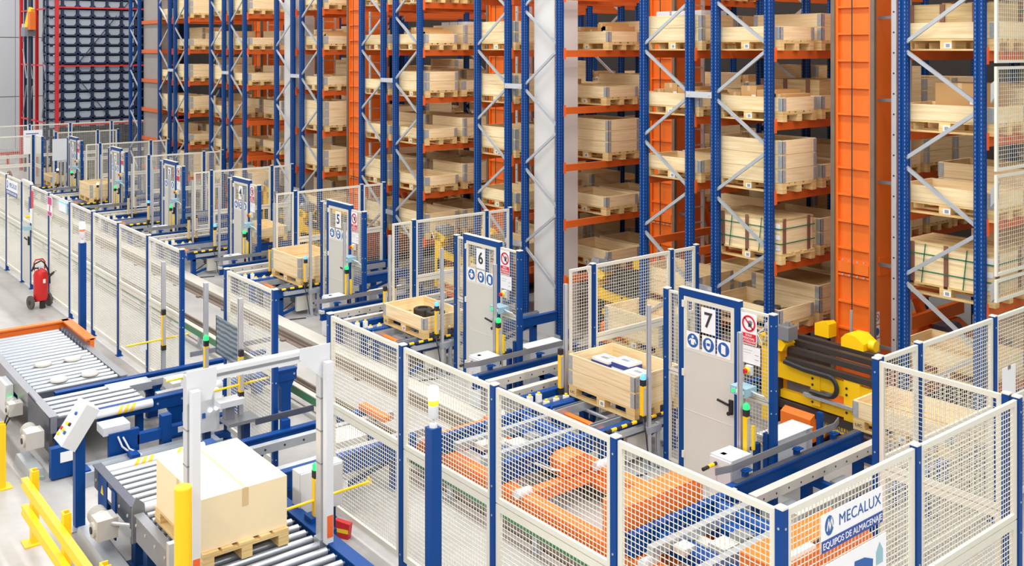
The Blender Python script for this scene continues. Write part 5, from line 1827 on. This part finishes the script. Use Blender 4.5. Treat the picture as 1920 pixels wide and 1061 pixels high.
# side fence with the maker's sign (faces the camera side)
fence('side mesh fence of two bays carrying the sign, lower right', [(-3.81, 5.22), (-3.81, 6.82), (-3.81, 8.42)], [(0, 1), (1, 2)], skip0=True)
sg = board('maker_sign', 'white and navy lettered sign hung on the side fence, lower right', (-3.77, 5.58, 1.83), 0.72, 0.245, math.pi / 2, 'paper')
logo_sign(sg, 0.72, 0.245)
po = board('poster', 'large white information poster below the lettered sign', (-3.77, 5.36, 0.95), 0.99, 0.79, math.pi / 2, 'paper', 'poster')
part('blue_shape', MB().prism([(0.56, 0.30), (0.80, 0.34), (0.82, 0.66), (0.72, 0.70), (0.60, 0.71)], 1, -0.009, -0.006), 'sign_blue', po)
q = MB()
for i in range(5):
    q.box(0.62, -0.0105, 0.42 + i * 0.03, 0.78, -0.009, 0.428 + i * 0.03)
q.prism([(0.68, 0.58), (0.71, 0.56), (0.74, 0.58), (0.74, 0.63), (0.68, 0.63)], 1, -0.0105, -0.009)
part('white_print', q, 'paper', po)
q = MB().prism([(0.86, 0.60), (0.945, 0.60), (0.945, 0.69), (0.9025, 0.75), (0.86, 0.69)], 1, -0.008, -0.006)
part('house_icon', q, 'box_teal', po)
part('tear_mark', MB().bar((0.40, -0.008, 0.60), (0.41, -0.008, 0.68), 0.01, 0.002, 0, (0, 1, 0)), 'ink_soft', po)

# corner bay and the run towards the right-hand rack
fence('mesh fence bay closing the corner right of gate seven', [(-5.10, 8.44), (-3.90, 8.43)], [(0, 1)])
fence('mesh fence run beside the rightmost rack', [(-5.12, 8.52), (-5.12, 9.22), (-5.12, 10.76), (-5.12, 12.3), (-5.12, 13.8)], [(0, 1), (1, 2), (2, 3), (3, 4)])
nt_ = board('paper_notice', 'white paper notice on the mesh fence beside the rightmost rack', (-5.07, 10.85, 1.22), 0.30, 0.42, math.pi / 2, 'paper', 'notice')
part('clip', MB().box(0.12, -0.012, 0.39, 0.18, -0.006, 0.43), 'steel_grey', nt_)

# tinted guard sheet in the single bay
t = thing('guard_sheet', 'dark corrugated translucent sheet fixed to the single fence bay', 'guard sheet', (-12.55, 5.10, 0))
part('sheet', MB().prism([(0.0, 1.13), (0.78, 1.10), (0.78, 1.60), (0.0, 1.62)], 1, -0.006, 0.0), 'tinted_sheet', t)
part('sheet_edge', MB().box(-0.01, -0.008, 1.13, 0.0, 0.002, 1.62).box(0.78, -0.008, 1.10, 0.79, 0.002, 1.60), 'black', t)
part('sheet_strut', MB().box(0.1, 0.0, 1.3, 0.14, 0.10, 1.34).box(0.64, 0.0, 1.3, 0.68, 0.10, 1.34), 'galv', t)

# sensor posts at the conveyor gaps
for x, y, z0, lab, lamp in ((-11.75, 5.08, 0.86, 'beside the white machine cabinet', None), (-14.48, 5.08, 0.80, 'at the end of the left fence run', None),
                            (-12.82, 5.06, 0.74, 'left of the dark guard sheet', 'lamp_green')):
    t = thing('sensor_post', 'aluminium sensor post with yellow bar ' + lab, 'sensor post', (x, y, 0))
    alu_post(t, 0, 0, 0, 2.0, 0.055)
    yellow_sensor(t, 0.06, -0.02, z0, z0 + 0.44, lamp)
    part('yellow_arm', MB().cyl((0.06, -0.55, z0 + 0.08), (0.06, 0.35, z0 + 0.1), 0.014, 8), 'lens_yellow', t)
    part('reflector', MB().box(0.04, -0.35, z0 - 0.02, 0.06, -0.26, z0 + 0.07), 'paper', t)
t = thing('sensor_post', 'aluminium sensor post with green lamp, at the right portal leg', 'sensor post', (-8.55, 4.52, 0))
alu_post(t, 0, 0, 0, 0.9, 0.05)
yellow_sensor(t, 0.0, -0.07, 0.62, 1.02, 'lamp_green')
part('yellow_arm', MB().cyl((0.0, -0.45, 0.80), (0.0, 0.5, 0.82), 0.014, 8), 'lens_yellow', t)

# signs on the left fence
sg = board('maker_sign', 'small white lettered sign on the far left fence', (-24.98, 5.17, 1.80), 1.08, 0.34, 0, 'paper')
logo_sign(sg, 1.08, 0.34)
sg = board('extinguisher_sign', 'magenta and white fire sign on the left fence', (-21.36, 5.17, 1.78), 0.36, 0.38, 0, 'paper')
part('magenta_field', MB().box(0.03, -0.008, 0.22, 0.33, -0.006, 0.37).box(0.03, -0.008, 0.01, 0.33, -0.006, 0.08), 'magenta', sg)
part('magenta_mark', MB().box(0.14, -0.008, 0.09, 0.22, -0.006, 0.21), 'magenta', sg)
sg = board('blue_edge_sign', 'blue edged clear sign at the top of the left fence', (-20.5, 5.17, 1.98), 0.55, 0.20, 0, 'paper')
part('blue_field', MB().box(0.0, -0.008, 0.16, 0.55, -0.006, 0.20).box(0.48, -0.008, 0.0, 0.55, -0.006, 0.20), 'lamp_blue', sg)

# ------------------------------------------------------------------ far left: fences, boards, small-parts store
fence('far mesh fence across the hall end, left of gate one', [(-36.2, 5.6), (-36.2, 7.0), (-36.2, 8.3)], [(0, 1), (1, 2)], cx=0.06, cz=0.06)
fence('far mesh fence return at gate one', [(-36.2, 8.36), (-35.2, 8.36)], [(0, 1)], cx=0.06, cz=0.06)
fence('mesh fence in front of the small parts store', [(-39.3, 5.5), (-39.3, 7.2), (-39.3, 8.9), (-39.3, 10.3), (-39.3, 11.8), (-39.3, 13.2)], [(i, i + 1) for i in range(5)], h=2.35, cx=0.06, cz=0.06)
fence('mesh fence beside the narrow far left rack', [(-36.9, 9.2), (-36.9, 10.6), (-36.9, 11.3)], [(0, 1), (1, 2)], cx=0.06, cz=0.06)
bd = board('notice_board', 'white printed notice board on the far fence', (-38.2, 8.45, 1.38), 0.62, 0.84, math.pi / 2, 'paper', 'notice board')
part('print_lines', MB().box(0.08, -0.008, 0.70, 0.50, -0.006, 0.73).box(0.08, -0.008, 0.60, 0.40, -0.006, 0.61), 'banner_navy', bd)
part('post', MB().box(0.28, 0.0, -1.38, 0.34, 0.05, 0.8), 'galv', bd)
bd = board('blank_board', 'blank grey white board on posts beside gate one', (-34.2, 8.42, 1.50), 0.44, 0.70, math.pi / 2, 'cabinet', 'board')
part('post', MB().box(0.02, 0.0, -1.50, 0.07, 0.05, 0.68), 'alu', bd)
part('post', MB().box(0.37, 0.0, -1.50, 0.42, 0.05, 0.68), 'alu', bd)
t = thing('floor_barrier', 'red floor level guard beam by the far wall', 'guard beam', (-48.3, 9.0, 0))
part('beam', MB().box(-0.06, -1.0, 0.42, 0.06, 3.1, 0.54), 'red_frame', t)
for y in (-0.8, 1.0, 2.8):
    part('post', MB().box(-0.05, y, 0, 0.05, y + 0.1, 0.42), 'red_frame', t)
t = thing('cable_drum', 'brown wooden reel behind the far mesh fence', 'reel', (-37.6, 7.6, 0))
part('flange', MB().cyl((0, -0.3, 0.45), (0, -0.26, 0.45), 0.45, 24).cyl((0, 0.26, 0.45), (0, 0.30, 0.45), 0.45, 24), 'batten', t)
part('core', MB().cyl((0, -0.26, 0.45), (0, 0.26, 0.45), 0.3, 20), 'wood_old', t)

t = thing('small_parts_rack', 'dark blue small parts rack with red columns at far left', 'rack', (-40.0, 10.0, 0))
# red steel columns and rails
for x, y in ((0.03, 0.0), (-3.0, 0.0), (-5.6, 0.0)):
    part('red_column', MB().box(x - 0.06, y - 0.06, 0, x + 0.06, y + 0.06, 9).box(x - 0.09, y - 0.015, 0, x + 0.09, y + 0.015, 9), 'red_frame', t)
for z in (2.22, 4.46, 6.68):
    part('red_rail', MB().box(0.02, 0.06, z - 0.03, 0.08, 5.0, z + 0.03), 'red_frame', t)
    part('red_rail', MB().box(-5.5, -0.03, z - 0.03, -0.06, 0.03, z + 0.03), 'red_frame', t)
CW, RH = 0.545, 0.352
for i in range(-1, 9):
    y = 0.22 + i * CW
    part('post', MB().box(-0.08, y - 0.045, 0, 0.0, y + 0.045, 9), 'mini_navy', t)
for j in range(24):
    z = 0.72 + j * RH
    q = MB().box(-0.5, -0.35, z - 0.06, 0.0, 4.6, z)
    part('shelf_beam', q, 'mini_navy', t)
G1 = MB().prism([(0.045, 0), (0.13, 0), (0.10, 0.05), (0.045, 0.10)], 0, -0.04, -0.01).prism([(-0.045, 0), (-0.13, 0), (-0.10, 0.05), (-0.045, 0.10)], 0, -0.04, -0.01).mesh('corbel', 'mini_navy')
for i in range(0, 7):
    for j in range(4, 20):
        ob('corbel', G1, t, (0, 0.22 + i * CW, 0.72 + j * RH))
for (y0, z0, y1, z1) in ((0.8, 4.6, 2.2, 6.4), (0.6, 4.2, 1.9, 2.5), (2.4, 6.6, 3.6, 8.2)):
    part('brace', MB().bar((0.01, y0, z0), (0.01, y1, z1), 0.05, 0.02), 'mini_navy', t)
for x in (-0.9, -1.9, -4.0, -5.0):
    part('post', MB().box(x - 0.06, -0.02, 0, x + 0.06, 0.08, 9), 'mini_navy', t)
    part('white_brace', MB().bar((x - 0.1, -0.04, 2.4), (x + 0.5, -0.04, 3.6), 0.04, 0.02).bar((x + 0.5, -0.04, 3.9), (x - 0.1, -0.04, 5.1), 0.04, 0.02).bar((x - 0.1, -0.04, 5.4), (x + 0.5, -0.04, 6.6), 0.04, 0.02), 'galv', t)
part('back_sheet', MB().box(-5.5, 5.0, 0, 0.0, 5.05, 9).box(-0.9, 0.3, 0, -0.85, 5.0, 9), 'mini_navy', t)
TOTE = MB().prism([(-0.17, 0.0), (0.17, 0.0), (0.21, 0.06), (0.21, 0.235), (-0.21, 0.235), (-0.21, 0.06)], 0, -0.60, -0.06)
TOTE.box(-0.06, -0.22, 0.22, -0.045, 0.22, 0.24)
TOTE = TOTE.mesh('storage_tote', 'tote')
ROWN = ['bottom', 'second', 'third', 'fourth', 'fifth', 'sixth', 'seventh', 'eighth', 'ninth', 'tenth', 'eleventh', 'twelfth', 'thirteenth', 'top']
for i in range(-1, 5):
    for j in range(14):
        o = ob('storage_tote', TOTE, None, (-40.0, 10.22 + CW * (i + 0.5), 0.722 + (j + 4) * RH))
        tag(o, 'grey tote, %s row from below, %s column from left, small parts rack' % (ROWN[j], ['first', 'second', 'third', 'fourth', 'fifth', 'sixth'][i + 1]), 'tote', 'totes in the small parts rack')
t = thing('small_parts_crane', 'orange and grey picking machine in the small parts store at far left', 'crane', (-42.4, 9.55, 5.6))
part('cabin', MB().box(-0.3, -0.2, 0.0, 0.35, 0.2, 0.35), 'steel_grey', t)
part('arm', MB().bar((0.2, -0.1, 0.3), (0.5, 0.0, 1.1), 0.12, 0.2), 'lens_yellow', t)
part('panel', MB().box(0.3, -0.1, 0.25, 0.75, 0.1, 0.95), 'orange', t)
part('bracket', MB().box(-0.6, -0.1, 0.3, -0.35, 0.1, 0.5), 'white', t)
part('column', MB().box(-0.05, 0.0, -5.6, 0.05, 0.1, 3.0), 'dark_steel', t)
